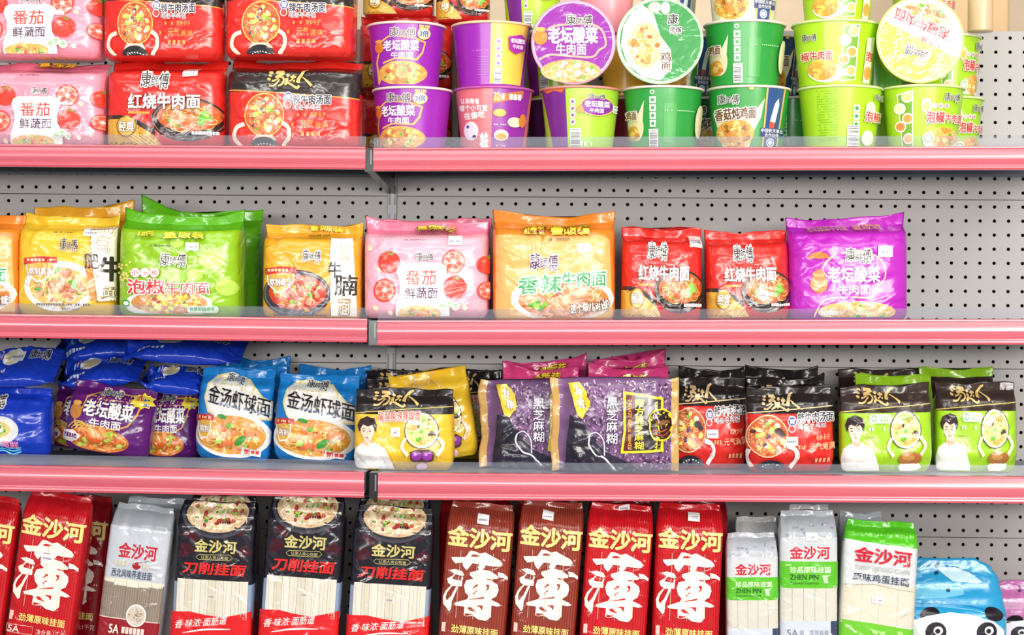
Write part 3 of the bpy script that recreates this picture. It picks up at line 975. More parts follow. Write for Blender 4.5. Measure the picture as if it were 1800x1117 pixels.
def calli(a, x0, y0, x1, y1, c, bg):
    """The big brush-written character of the thin noodles."""
    f = lambda pts: [(x0 + (x - 130) / 785 * (x1 - x0), y0 + (y - 90) / 870 * (y1 - y0)) for x, y in pts]
    for pts in (
            [(195, 195), (250, 190), (370, 180), (420, 95), (470, 95), (550, 120), (610, 100), (650, 120), (720, 150), (800, 185), (835, 225), (815, 262), (740, 268), (630, 262), (610, 300), (560, 330), (530, 300), (550, 255), (460, 250), (440, 280), (395, 345), (345, 290), (335, 250), (250, 270), (205, 225)],
            [(180, 360), (250, 340), (340, 360), (372, 410), (340, 420), (250, 400)],
            [(165, 470), (210, 435), (240, 470), (330, 480), (355, 500), (350, 550), (230, 555), (180, 520)],
            [(210, 445), (250, 398), (262, 404), (225, 455)], [(345, 420), (362, 440), (345, 500), (330, 495)],
            [(210, 555), (160, 620), (135, 700), (145, 790), (220, 875), (240, 850), (245, 740), (310, 550), (280, 560), (230, 680), (180, 745), (165, 700), (180, 640), (235, 550)],
            [(440, 365), (520, 340), (560, 310), (700, 330), (790, 385), (790, 415), (730, 425), (735, 455), (800, 500), (815, 560), (790, 640), (735, 675), (740, 690), (820, 720), (860, 750), (810, 765), (740, 755), (745, 900), (690, 955), (590, 945), (520, 905), (440, 920), (405, 910), (405, 800), (290, 795), (272, 765), (430, 705), (445, 665), (400, 620), (378, 540), (400, 470), (490, 440), (440, 400)],
            [(785, 335), (850, 345), (905, 390), (905, 430), (860, 400), (800, 400)]):
        a.poly(f(pts), c)
    for pts in ([(432, 165), (455, 138), (500, 136), (556, 152), (500, 165)], [(480, 575), (520, 515), (552, 505), (550, 530), (500, 560)], [(500, 620), (548, 580), (545, 600), (500, 645)], [(660, 424), (720, 430), (735, 442), (660, 440)],
                [(650, 500), (695, 500), (692, 555), (650, 585), (676, 540), (655, 515)], [(430, 712), (640, 656), (640, 680)], [(440, 810), (480, 795), (560, 855), (470, 840)], [(415, 903), (420, 880), (520, 885), (440, 915)], [(545, 770), (635, 765), (630, 830), (600, 790)]):
        a.poly(f(pts), bg)


def brush_tang(a, x0, y0, x1, y1, c):
    """Gold brush lettering of the broth noodles."""
    f = lambda pts: [(x0 + (x - 476) / 90 * (x1 - x0), y0 + (y - 125) / 33 * (y1 - y0)) for x, y in pts]
    kx, ky = (x1 - x0) / 90, (y1 - y0) / 33
    for x, y, rx, ry in ((482.8, 130.7, 4.2, 2.6), (481.8, 136.5, 3.6, 2), (480, 143, 3.6, 2.4), (513.4, 136, 3, 3.2), (563.4, 155, 1.2, 1.2)):
        q = f([(x, y)])[0]
        a.ell(q[0], q[1], rx * kx, ry * ky, c, rot=20, n=14)
    k = ky
    for pts, w0, w1 in (([(492, 130.5), (506, 131)], 5.8, 5.2), ([(507, 132), (500, 136), (492, 140)], 5, 4.6), ([(491, 139.5), (503, 139.5), (507, 145.5), (503, 151.5), (497, 154)], 4, 2.8), ([(497.6, 142), (492, 145), (486, 146.5)], 2.2, 3),
                        ([(500, 144), (490, 153), (480.5, 153.5)], 2.4, 3.2), ([(511.7, 141.5), (512.4, 148), (508.5, 152)], 6, 4), ([(513.7, 149), (520.4, 151.5), (530.5, 157), (535, 153.5)], 2.6, 5),
                        ([(518, 139.5), (528, 139.5)], 4.2, 4), ([(523, 135), (522.5, 143), (517, 147)], 3.4, 2.6), ([(524.5, 145), (526, 147.4)], 4, 4), ([(548, 126.4), (541, 130.5), (534, 142), (532.5, 149)], 4, 7.5), ([(540, 140), (550, 147), (558, 153.5)], 1.8, 5)):
        n = 18
        q = f(pts)
        m = 1 + (max(3, n // (len(q) - 1))) * (len(q) - 1)
        a.curve(q, [k * (w0 + (w1 - w0) * t) for t in np.linspace(0, 1, m)], c, n)


def d_thin(v=0):
    a = Art(1152, 888, 1272, 1188)
    dk = (176, 22, 30) if not v else (122, 44, 34)
    a.step = .3
    for k in range(26):
        x = 1156 + k * 4.5
        a.line([(x, 893), (x, 1184)], 1.0, dk)
    a.step = 1.0
    a.text('金沙河', 1158, 930, 1268, 964, (244, 222, 140), bold=.035, slope=.03, out=(150, 90, 20), ow=.012)
    calli(a, 1157, 970, 1268, 1092, (250, 242, 226), (206, 24, 34) if not v else (156, 62, 46))
    a.line([(1182, 972), (1182, 1090)], .7, (226, 206, 190)).line([(1212, 972), (1212, 1090)], .7, (214, 190, 176)).line([(1240, 972), (1240, 1090)], .7, (226, 206, 190))
    a.text('劲薄原味挂面', 1176, 1102, 1258, 1116, (246, 226, 130), bold=.02, slope=.03)
    a.rect(1160, 1100, 1166, 1116, (240, 200, 190))
    a.line([(1158, 1124), (1204, 1124), (1204, 1138), (1158, 1138), (1158, 1124)], 1, (244, 190, 180))
    a.text('5A', 1160, 1126, 1180, 1137, (250, 226, 214), bold=.02)
    a.text('净含量:1千克', 1210, 1126, 1262, 1137, (244, 200, 190))
    return a


def d_buckwheat(v=0):
    a = Art(178, 892, 306, 1188)
    a.rect(180, 932, 304, 1032, (196, 201, 210))
    a.step = .1
    for k in range(5):
        x = 180 + k * 25
        a.rect(x, 1032, x + 24.4, 1102, (140, 126, 112))
        for j in range(5):
            a.line([(x + 2 + j * 4.6, 1036), (x + 2 + j * 4.6, 1100)], .9, (168, 154, 136))
        a.rect(x, 1030 + a.rs.uniform(-2, 1), x + 24.4, 1038 + a.rs.uniform(-2, 5), (232, 224, 204))
    a.step = 1
    a.rect(180, 1100, 304, 1188, (150, 26, 36))
    a.line([(180, 1101), (304, 1101)], 1.6, (236, 226, 220))
    a.text('金沙河', 205, 962, 283, 989, (198, 24, 44), bold=.03)
    a.ell(245, 1000, 9, 8, (160, 26, 40), 0, 180).line([(236, 999), (268, 990)], 1.2, (120, 40, 44)).ell(245, 998, 4, 4, (176, 40, 50), n=10)
    a.dashes(198, 995, 230, 1004, (206, 202, 186), 4, .9).dashes(258, 997, 278, 1005, (206, 202, 186), 3, .9)
    a.text('西北风味荞麦挂面', 196, 1010, 279, 1025, (52, 66, 92), bold=.006)
    a.ell(257, 1092, 21, 21, (236, 232, 226)).ell(257, 1092, 18, 18, (214, 200, 190))
    for k in range(46):
        a.ell(257 + a.rs.gauss(0, 7), 1090 + a.rs.gauss(0, 4.5), 1.8, 1.2, a.rs.choice(((240, 232, 206), (196, 176, 140), (160, 140, 110))), n=6)
    a.text('5A', 206, 1112, 226, 1128, (250, 230, 226), bold=.02)
    a.dashes(232, 1114, 280, 1126, (244, 214, 206), 6, .8)
    return a


def d_knife(v=0):
    a = Art(306, 878, 450, 1188)
    a.rect(308, 884, 448, 1021, (26, 24, 34))
    for cx, cy in ((325, 968), (432, 966), (420, 925), (338, 940)):
        a.poly([(cx + a.rs.uniform(8, 22) * math.cos(t), cy + a.rs.uniform(6, 16) * math.sin(t)) for t in np.linspace(0, 6.28, 10)[:-1]], (66, 14, 30))
    a.ell(379, 887, 68, 56, (70, 70, 80), 0, 180).ell(379, 887, 63, 50, (44, 44, 52), 0, 180)
    b = Art(306, 878, 450, 1188)
    b.rs = random.Random(3)
    b.food(379, 896, 58, 36, (216, 184, 146), [([(236, 206, 166), (244, 222, 190), (214, 170, 120)], 34, 9), ([(180, 70, 60), (150, 50, 50)], 12, 6), (GREENS, 16, 4)], (248, 230, 200), 44, 43)
    for P, C, Z in zip(b.P, b.C, b.Z):
        a.P.append(P); a.C.append(C); a.Z.append(Z + a.z)
    a.z += 4
    a.dashes(358, 912, 406, 916, (40, 30, 30), 12, .7)
    a.text('金沙河', 343, 946, 419, 969, (206, 192, 120), bold=.035)
    a.line([(352, 974), (408, 972), (413, 977), (407, 982), (352, 983), (347, 979), (352, 974)], 1.0, (190, 176, 110))
    a.text('让家人安心吃面', 356, 975, 405, 981, (206, 192, 130))
    a.text('刀削挂面', 325, 988, 436, 1009, (232, 40, 36), bold=.04, slope=.01, shear=.15)
    a.step = .1
    rs = a.rs
    for k in range(9):
        x = 316 + k * 14
        a.rect(x, 1020, x + 13.6, 1090, rs.choice(((222, 217, 202), (228, 223, 210), (214, 207, 188))))
        a.line([(x + rs.uniform(2, 9), 1024), (x + rs.uniform(2, 9), 1086)], .7, (190, 180, 156))
    a.step = 1
    a.poly([(308, 1082), (340, 1080), (370, 1085), (400, 1088), (425, 1082), (448, 1075), (448, 1188), (308, 1188)], (218, 28, 34))
    a.text('香·味浓·面筋道', 316, 1098, 408, 1113, WHT, bold=.006, slope=-.14, shear=.2)
    a.curve([(330, 1120), (370, 1112), (415, 1109)], [1 + 2 * math.sin(x) for x in np.linspace(0, 3.1, 19)], WHT)
    a.dashes(316, 1140, 400, 1148, (250, 200, 190), 12, .7)
    return a


def d_zhenpin(v=0):
    a = Art(1366, 892, 1470, 1188)
    a.rect(1368, 938, 1468, 984, (206, 209, 213))
    a.step = .1
    for k in range(5):
        a.rect(1368 + k * 20, 1022, 1387.4 + k * 20, 1090, (212, 209, 196))
        a.line([(1378 + k * 20, 1026), (1378 + k * 20, 1086)], .8, (220, 214, 196))
    a.step = 1
    a.rect(1366, 980, 1470, 1027, (92, 188, 40))
    a.rect(1368, 1085, 1468, 1188, (206, 212, 224)).rect(1456, 1085, 1468, 1188, (60, 70, 100))
    a.text('金沙河', 1384, 953, 1454, 975.5, (204, 26, 48), bold=.03)
    a.text('珍品原味挂面', 1384, 989, 1456, 1000, (240, 250, 226), bold=.01)
    a.text('ZHEN PIN', 1384, 1003, 1434, 1012, (30, 84, 30), bold=.02)
    a.text('Yuanwei Guamian', 1384, 1015, 1434, 1020, (40, 100, 40))
    a.poly([(1440, 1004), (1456, 1003), (1450, 1008), (1452, 1018), (1444, 1018), (1442, 1010)], (190, 216, 176))
    a.text('5A', 1379, 1100, 1398, 1112, (110, 120, 140), bold=.0)
    a.dashes(1402, 1101, 1454, 1111, (160, 168, 184), 6, .7)
    for k in range(9):
        a.ell(1372 + a.rs.uniform(0, 92), 915 + a.rs.uniform(0, 20), 2.2, 1.8, (150, 158, 176), n=8)
    return a


def d_egg(v=0):
    a = Art(1475, 920, 1605, 1188)
    a.poly([(1476, 921), (1604, 921), (1604, 962), (1476, 952)], (84, 190, 30))
    a.poly([(1476, 952), (1604, 962), (1604, 1036), (1560, 1031), (1530, 1026), (1476, 1030)], (214, 217, 219))
    a.step = .1
    for k in range(4):
        a.poly([(1477 + k * 32, 1026), (1507.6 + k * 32, 1029), (1507.6 + k * 32, 1100), (1477 + k * 32, 1096)], (220, 214, 196))
        for j in range(4):
            a.line([(1482 + k * 32 + j * 6.5, 1032), (1482 + k * 32 + j * 6.5, 1096)], .7, (226, 216, 190))
    a.line([(1476, 1030), (1530, 1027), (1560, 1032), (1604, 1037)], 1.2, (170, 160, 140))
    a.step = 1
    a.poly([(1476, 1090), (1530, 1094), (1604, 1102), (1604, 1188), (1476, 1188)], (112, 196, 50))
    for k in range(26):
        a.ell(1482 + a.rs.uniform(0, 116), 1108 + a.rs.uniform(0, 76), 6, 3.4, (172, 222, 120), rot=a.rs.uniform(0, 180), n=10)
    a.text('金沙河', 1494, 962, 1592, 988, (204, 24, 50), bold=.035, slope=.06)
    a.text('YUANWEIJIDANGUAMIAN', 1495, 993, 1590, 1004, (176, 180, 180), slope=.06)
    a.text('原味鸡蛋挂面', 1493, 1007, 1590, 1021, (40, 54, 84), bold=.01, slope=.06)
    return a


def d_wipes(v=0):
    a = Art(1560, 985, 1764, 1190)
    wh = (240, 244, 246) if not v else (250, 240, 246)
    lt, dk = ((120, 200, 232), (24, 130, 186)) if not v else ((232, 176, 216), (186, 96, 164))
    a.poly([(1564, 1036), (1620, 1030), (1662, 1028), (1690, 1034), (1688, 1050), (1650, 1056), (1564, 1058)], lt)
    a.poly([(1638, 1003), (1668, 1000), (1706, 1010), (1728, 1028), (1716, 1030), (1670, 1026)], (196, 228, 240) if not v else (240, 206, 230))
    a.line([(1564, 1000), (1620, 997), (1680, 1000), (1722, 1014)], 2.0, dk).line([(1564, 1066), (1640, 1064), (1700, 1070), (1756, 1086)], 2.4, dk)
    a.line([(1564, 1072), (1640, 1070), (1700, 1076), (1756, 1092)], 1.6, lt)
    for q in (1624, 1736):
        a.ell(q, 1084, 17, 12, (30, 28, 36), rot=(-15 if q < 1700 else 20))
    a.poly([(1564, 1190), (1566, 1120), (1590, 1096), (1620, 1086), (1660, 1080), (1700, 1085), (1734, 1096), (1754, 1114), (1754, 1190)], wh)
    for q in (1634, 1722):
        a.ell(q, 1116, 18, 19, (40, 36, 46), rot=20).ell(q + 4, 1113, 8, 8, (250, 250, 252), n=16).ell(q + 3, 1114, 4.6, 4.6, (30, 26, 30), n=14)
    a.ell(1678, 1142, 8, 6, (40, 36, 40), n=14)
    a.rect(1668, 1103, 1688, 1109, (246, 236, 240))
    for x, y in ((1637, 997), (1638, 1012), (1660, 1043)):
        a.ell(x, y, 4, 3.6, (26, 60, 90), n=12)
    return a


# cups: 138 x 115 pixels around the front of one cup
def cup_purple(v=0):
    a = Art(645, 28, 783, 143)
    a.poly([(672, 62), (690, 52), (735, 56), (756, 64), (752, 84), (742, 98), (700, 96), (672, 104), (668, 130), (660, 143), (658, 100)], (240, 190, 90))
    a.poly([(674, 64), (690, 55), (734, 59), (753, 66), (749, 83), (739, 95), (700, 93), (674, 100), (664, 128), (662, 100)], (150, 36, 170))
    a.food(712, 121, 50, 22, (232, 170, 80), [([(240, 190, 110), (226, 150, 80), (206, 110, 60)], 18, 8), ([(236, 226, 120)], 8, 6), (GREENS, 4, 4)], (250, 222, 140), 20, 47)
    a.ell(668, 74, 9, 10, (214, 130, 50)).ell(668, 63, 7, 3, (236, 170, 80))
    a.text('老坛酸菜', 677, 62, 743, 81, WHT, bold=.03)
    a.text('牛肉面', 691, 83, 733, 95, WHT, bold=.025)
    a.logo(690, 39, 736, 58, INK, bold=.014, out=(250, 226, 240), ow=.05)
    a.ell(750, 49.7, 11, 10.5, (246, 214, 90)).ell(750, 49.7, 9.5, 9, (255, 244, 190))
    a.text('3倍', 743, 44, 758, 55, (60, 80, 180), bold=.03)
    a.text('面饼', 742, 34, 759, 41, (250, 240, 120), bold=.02)
    return a


def cup_pickle_plain(v=0):
    """side of the purple cup with its yellow information stripe"""
    a = Art(645, 28, 783, 143)
    a.poly([(716, 30), (780, 30), (776, 142), (714, 142)], (246, 206, 84))
    a.dashes(682, 80, 712, 82, (206, 130, 220), 10)
    for k in range(8):
        a.rect(690, 92 + k * 4.5, 712, 93.2 + k * 4.5, (180, 90, 196))
    for k in range(4):
        a.rect(724, 60 + k * 13, 736, 70 + k * 13, (250, 244, 226))
        a.ell(730, 65 + k * 13, 3, 3, (150, 40, 160), n=10)
    a.bars(722, 112, 738, 141)
    a.poly([(746, 56), (768, 50), (776, 60), (774, 78), (760, 86), (748, 78)], (170, 50, 170))
    a.text('老坛酸菜', 750, 58, 774, 66, WHT, bold=.03)
    a.text('牛肉面', 754, 69, 771, 76, WHT, bold=.02)
    return a


def cup_pink(v=0):
    a = Art(645, 28, 783, 143)
    a.poly([(716, 30), (780, 30), (776, 142), (712, 142)], (150, 40, 160))
    a.text('让我看看', 655, 48, 690, 57, WHT, bold=.03, slope=.1)
    a.text('哪个小可爱', 652, 60, 705, 71, WHT, bold=.03, slope=.05)
    a.text('在偷吃', 660, 75, 700, 87, WHT, bold=.04, slope=-.05)
    a.ell(672, 108, 15, 17, (246, 232, 240)).ell(666, 100, 3, 3, (90, 60, 150), n=8).ell(678, 118, 4, 3, (90, 60, 150), n=8)
    a.text('功夫', 690, 112, 706, 140, WHT, bold=.05)
    a.poly([(716, 46), (768, 34), (768, 48), (716, 60)], (200, 120, 60))
    a.text('32', 717, 40, 728, 54, (250, 226, 120), bold=.04)
    a.dashes(730, 42, 766, 52, WHT, 5, .8, )
    a.ell(728, 76, 12, 7, (190, 180, 60)).ell(728, 75, 7, 4, (226, 206, 90), n=12)
    a.ell(756, 92, 13, 9, (244, 236, 190)).ell(732, 116, 14, 10, (250, 230, 210)).ell(732, 118, 10, 6, (226, 160, 70))
    a.dashes(718, 96, 742, 98, WHT, 6).dashes(718, 134, 742, 136, WHT, 6)
    a.ell(769, 88, 6, 12, (216, 130, 50))
    return a


def cup_lime_purple(v=0):
    a = Art(645, 28, 783, 143)
    a.poly([(646, 30), (688, 30), (690, 142), (660, 142)], (122, 40, 140))
    a.poly([(646, 30), (690, 30), (682, 40), (668, 36), (656, 40)], (226, 110, 50))
    for k in range(4):
        a.rect(696, 52 + k * 12, 705, 62 + k * 12, (240, 246, 214))
        a.ell(700.5, 57 + k * 12, 3, 3, (140, 60, 150), n=10)
    a.bars(695, 104, 716, 142)
    a.ell(744, 64, 30, 18, (246, 196, 110)).ell(744, 64, 28, 16, (140, 44, 160))
    a.text('老坛酸菜', 722, 55, 766, 66, WHT, bold=.03)
    a.text('牛肉面', 731, 68, 756, 76, WHT, bold=.02)
    a.logo(728, 42, 756, 52, INK, bold=.014, out=(246, 250, 226), ow=.06)
    a.ell(714, 70, 6, 8, (226, 150, 60))
    a.dashes(716, 128, 752, 136, (240, 250, 220), 6)
    a.text('轻', 770, 60, 779, 74, WHT, bold=.03)
    return a


def nutrition(a, x, y):
    for k in range(4):
        a.rect(x, y + k * 14, x + 11, y + 12 + k * 14, (240, 248, 238))
        a.ell(x + 5.5, y + 6 + k * 14, 3.4, 3.4, (70, 150, 80), n=10)


def cup_green(v=0):
    a = Art(645, 28, 783, 143)
    a.ell(659, 100, 14, 26, (240, 226, 180)).food(654, 112, 10, 14, (226, 160, 50), [([(240, 190, 90), (206, 140, 50)], 7, 5)], None, 0, 51, grain=10)
    a.poly([(662, 84), (676, 54), (672, 90), (664, 100)], (246, 232, 190))
    a.rect(710, 60, 734, 130, (62, 166, 70))
    a.ell(690, 40, 4, 4, (240, 250, 236), n=12).ell(690, 40, 2.4, 2.4, (60, 150, 70), n=10)
    nutrition(a, 685, 48)
    a.bars(683, 106, 700, 142)
    a.dashes(712, 72, 770, 73.6, (200, 236, 190), 16)
    a.text('鸡面', 648, 72, 664, 88, (130, 90, 40), bold=.03, out=WHT, ow=.07)
    a.ell(776, 90, 8, 30, (240, 230, 190))
    return a


def cup_green_front(v=0):
    a = Art(645, 28, 783, 143)
    a.poly([(650, 86), (690, 80), (720, 74), (736, 52), (730, 86), (718, 110), (708, 142), (660, 142)], (248, 234, 196))
    a.food(684, 114, 34, 26, (230, 170, 70), [([(246, 210, 120), (226, 160, 60), (206, 140, 60)], 20, 8), ([(150, 96, 50)], 5, 5)], (250, 226, 140), 12, 53)
    a.poly([(738, 30), (772, 30), (766, 142), (734, 142)], (232, 190, 110))
    a.poly([(741, 30), (769, 30), (763, 142), (737, 142)], (50, 84, 140))
    a.poly([(747, 92), (754, 60), (760, 50), (762, 62), (757, 94)], (236, 240, 244)).poly([(747, 92), (757, 94), (755, 104), (746, 104)], (214, 90, 60))
    a.poly([(730, 104), (775, 104), (775, 120), (730, 120)], (52, 66, 120))
    a.text('中国航天事业', 731, 105, 774, 112, WHT, bold=.01)
    a.text('合作伙伴', 738, 113, 766, 120, WHT, bold=.01)
    a.ell(750, 130, 8, 8, (226, 236, 246)).ring(750, 130, 5, 5, 1.2, (52, 84, 150))
    a.text('香菇炖鸡面', 652, 70, 720, 90, (110, 74, 30), bold=.03, out=WHT, ow=.08, slope=-.04)
    a.logo(658, 44, 692, 62, INK, bold=.014, out=(240, 250, 236), ow=.06)
    a.ell(712, 34, 4, 3, (220, 200, 70), n=10)
    return a


def cup_lime(v=0):
    """information side of the lime cup: column of ingredient discs"""
    a = Art(645, 28, 783, 143)
    a.poly([(718, 40), (746, 36), (744, 136), (714, 138)], (240, 250, 220)).poly([(720, 42), (744, 38), (742, 134), (716, 136)], (128, 180, 60))
    for i, (x, y) in enumerate(((736, 50), (722, 66), (734, 86), (720, 100), (734, 120))):
        a.ell(x, y, 10, 10, (252, 250, 236)).ell(x, y, 7.4, 7.4, ((244, 226, 150), (250, 240, 200), (240, 170, 80), (236, 150, 70), (246, 190, 120))[i])
    a.rect(717, 116, 726, 128, (250, 250, 240))
    a.ell(690, 122, 30, 18, WHT).food(684, 116, 24, 20, (226, 160, 70), [([(240, 170, 70), (230, 200, 80)], 16, 7)], (240, 200, 90), 8, 57)
    a.text('椒牛肉面', 652, 84, 700, 100, (212, 50, 60), bold=.02, out=(250, 246, 226), ow=.06)
    a.logo(655, 52, 676, 66, INK, bold=.014, out=(246, 252, 226), ow=.05)
    a.poly([(758, 60), (772, 56), (770, 140), (756, 140)], (250, 240, 214))
    a.text('泡', 758, 84, 771, 100, (214, 50, 60), bold=.03)
    a.ell(764, 122, 7, 12, (236, 170, 80))
    return a


def cup_lime_plain(v=0):
    a = Art(645, 28, 783, 143)
    a.step = .1
    for r in range(20):
        a.dashes(668, 38 + r * 4.6, 702, 39.8 + r * 4.6, (130, 190, 40), 11, .7)
    a.step = 1
    nutrition(a, 728, 64)
    a.bars(718, 100, 740, 142)
    a.ell(757, 70, 9, 13, (250, 240, 210)).ell(756, 122, 12, 14, (250, 250, 236))
    a.text('泡椒', 748, 74, 779, 92, (214, 50, 60), bold=.02, out=(250, 246, 226), ow=.07)
    a.logo(762, 42, 780, 54, INK, bold=.014, out=(246, 252, 226), ow=.05)
    return a


def cup_lime_front(v=0):
    a = Art(645, 28, 783, 143)
    a.poly([(660, 44), (686, 38), (684, 140), (664, 142)], (240, 250, 220)).poly([(662, 46), (684, 41), (682, 138), (666, 140)], (128, 180, 60))
    for i, (x, y) in enumerate(((676, 50), (664, 70), (676, 88), (664, 102), (676, 124))):
        a.ell(x, y, 9, 10, (252, 250, 236)).ell(x, y, 7, 7.4, ((244, 226, 150), (250, 240, 200), (240, 170, 80), (236, 150, 70), (246, 190, 120))[i])
    a.ell(708, 66, 9, 14, (250, 236, 206)).ell(708, 68, 6, 8, (240, 200, 110))
    for i, x in enumerate((722, 733, 744)):
        a.ell(x, 66, 5, 5, WHT, n=12).text('小米椒'[i], x - 3.4, 62.6, x + 3.4, 69.4, (214, 60, 60), bold=.01)
    a.ell(740, 128, 38, 22, WHT).food(742, 122, 30, 18, (240, 190, 110), [([(240, 170, 70), (246, 220, 130), MEAT[1]], 18, 7), (GREENS, 3, 4)], (250, 226, 150), 10, 59)
    a.ell(712, 124, 11, 11, (250, 250, 236)).ring(712, 124, 7, 7, 1.6, (120, 180, 60))
    a.text('泡椒', 708, 76, 740, 96, (214, 50, 60), bold=.03, out=(250, 250, 230), ow=.07)
    a.text('牛肉面', 742, 80, 776, 95, (214, 50, 60), bold=.02, out=(250, 250, 230), ow=.07)
    a.logo(738, 42, 766, 58, INK, bold=.014, out=(246, 252, 226), ow=.05)
    return a


def lid_purple(v=0):
    a = Art(936, -2, 1080, 142)
    a.ell(1008, 70, 68, 68, (158, 54, 172))
    a.food(1004, 120, 52, 20, (236, 180, 110), [([(240, 200, 130), (236, 160, 90)], 18, 8), (GREENS, 5, 5), ([(250, 240, 200)], 8, 6)], (250, 226, 160), 18, 61)
    a.curve([(950, 100), (968, 92), (1000, 94), (1040, 96), (1052, 84), (1064, 74), (1056, 48), (1030, 38), (976, 42), (962, 50)], 3.6, (240, 184, 160))
    a.ell(951, 62, 12, 13, (226, 146, 60)).ell(951, 48, 9, 4, (240, 190, 100))
    a.text('老坛酸菜', 965, 44, 1049, 72, WHT, bold=.035)
    a.text('牛肉面', 978, 73, 1030, 92, WHT, bold=.025)
    a.logo(995, 22, 1040, 42, INK, bold=.014, out=WHT, ow=.06)
    return a


def lid_green(v=0):
    a = Art(1085, -6, 1233, 142)
    a.ell(1160, 68, 70, 70, (70, 158, 84))
    a.poly([(1128, 6), (1148, 22), (1160, 60), (1178, 84), (1180, 116), (1160, 137), (1130, 131), (1104, 110), (1092, 76), (1096, 42), (1110, 20)], (248, 246, 236))
    a.food(1134, 76, 28, 40, (246, 222, 160), [([(240, 200, 120), (246, 226, 170), (226, 160, 90)], 18, 9), ([(190, 110, 60)], 4, 6)], (252, 240, 200), 12, 63)
    a.ell(1150, 10, 11, 9, (248, 236, 196)).ell(1168, 12, 8, 11, (250, 240, 210))
    a.text('康', 1172, 22, 1190, 40, INK, bold=.02, out=WHT, ow=.07).text('师傅', 1176, 44, 1196, 56, INK, bold=.02, out=WHT, ow=.07)
    a.text('鸡', 1160, 88, 1178, 104, (120, 80, 50), bold=.02, out=WHT, ow=.07).text('面', 1162, 106, 1178, 120, (120, 80, 50), bold=.02, out=WHT, ow=.07)
    return a


def lid_lime(v=0):
    a = Art(1544, -4, 1692, 144)
    a.ell(1618, 70, 70, 70, (196, 232, 84))
    a.ell(1618, 70, 70, 70, (250, 246, 232), 15, 195)
    # the cup lies with its lid upside down: the lettering is turned
    a.food(1618, 112, 46, 22, (246, 214, 160), [([(240, 180, 100), (246, 210, 150), (232, 130, 80)], 16, 8), (GREENS, 6, 5)], (252, 236, 190), 14, 67)
    a.text('泡椒牛肉面', 1572, 76, 1670, 96, (212, 66, 76), bold=.03, out=WHT, ow=.07, slope=.2)
    a.text('小米椒', 1584, 60, 1618, 70, (216, 90, 90), bold=.02, out=WHT, ow=.07, slope=.2)
    a.logo(1598, 34, 1640, 54, INK, bold=.014, out=WHT, ow=.06, slope=.1)
    return a
# ------------------------------------------------------------------ the shop around the shelving
DEP = 0.36                        # from the price rails back to the pegboard
XM = at(690, 345, DEP).x          # the upright between the two bays
ZS = at(690, 345, DEP).z          # a seam between two pegboard panels


def structure(o):
    o['kind'] = 'structure'
    return o


structure(box_mesh('floor', (-6, -12, -0.05), (7, 5.2, 0.0), M['floor']))
structure(box_mesh('wall_back', (-4, 4.4, 0), (5, 4.5, 3.3), M['wall']))
structure(box_mesh('ceiling', (-4, -5, 3.3), (5, 5.2, 3.35), M['ceil']))
p0, p1 = at(1737, 30, 3.4), at(1775, 30, 3.4)
structure(box_mesh('pillar', (p0.x - 0.25, 3.4, 0), (p1.x, 3.75, 3.3), M['pillar'], bev=0.01))

# ---- gondola unit: uprights, base, perforated panels
unit = empty('display_shelving', (XM, DEP, 0), 'long grey steel shelving with perforated back panels behind all the noodle packs', 'shelving')


def local(o, parent):
    o.parent = parent
    o.matrix_parent_inverse = Matrix.Translation(-Vector(parent.location))
    return o


def pegboard(x0, x1, z0, z1, hx, name='pegboard_panel'):
    """Sheet with round holes every 25 mm; hx is one hole's x."""
    P = 0.025
    y = DEP
    n0 = math.ceil((x0 + P / 2 - hx) / P)
    n1 = math.floor((x1 - P / 2 - hx) / P)
    rows = int(round((z1 - z0) / P))
    V, Fc = [], []

    def quad(a, b, c, d):
        k = len(V)
        V.extend([a, b, c, d])
        Fc.append((k, k + 1, k + 2, k + 3))
    xs = [hx + k * P for k in range(n0, n1 + 1)]
    zlo, zhi = z0 + 0.0006, z1 - 0.0006
    quad((x0, y, zlo), (xs[0] - P / 2, y, zlo), (xs[0] - P / 2, y, zhi), (x0, y, zhi))
    quad((xs[-1] + P / 2, y, zlo), (x1, y, zlo), (x1, y, zhi), (xs[-1] + P / 2, y, zhi))
    r = 0.0031
    cs = [(math.cos(k * math.pi / 8), math.sin(k * math.pi / 8)) for k in range(16)]

    def sq(c, s):
        m = max(abs(c), abs(s))
        return c / m * P / 2, s / m * P / 2
    for j in range(rows):
        zc = z0 + (j + 0.5) * P
        for xc in xs:
            o = [sq(*c) for c in cs]
            for k in range(16):
                k2 = (k + 1) % 16
                A, B = o[k], o[k2]
                a, b = (cs[k][0] * r, cs[k][1] * r), (cs[k2][0] * r, cs[k2][1] * r)
                cl = lambda z: min(max(z, zlo), zhi)
                quad((xc + a[0], y, zc + a[1]), (xc + A[0], y, cl(zc + A[1])), (xc + B[0], y, cl(zc + B[1])), (xc + b[0], y, zc + b[1]))
                quad((xc + b[0], y, zc + b[1]), (xc + b[0], y + .0016, zc + b[1]), (xc + a[0], y + .0016, zc + a[1]), (xc + a[0], y, zc + a[1]))
    # folded flanges along the top and bottom edges
    quad((x0, y, zhi), (x1, y, zhi), (x1, y + .012, zhi), (x0, y + .012, zhi))
    quad((x0, y + .012, zlo), (x1, y + .012, zlo), (x1, y, zlo), (x0, y, zlo))
    return local(mesh_obj(name, np.array(V), np.array(Fc, dtype=np.int32), M['peg'], smooth=False), unit)


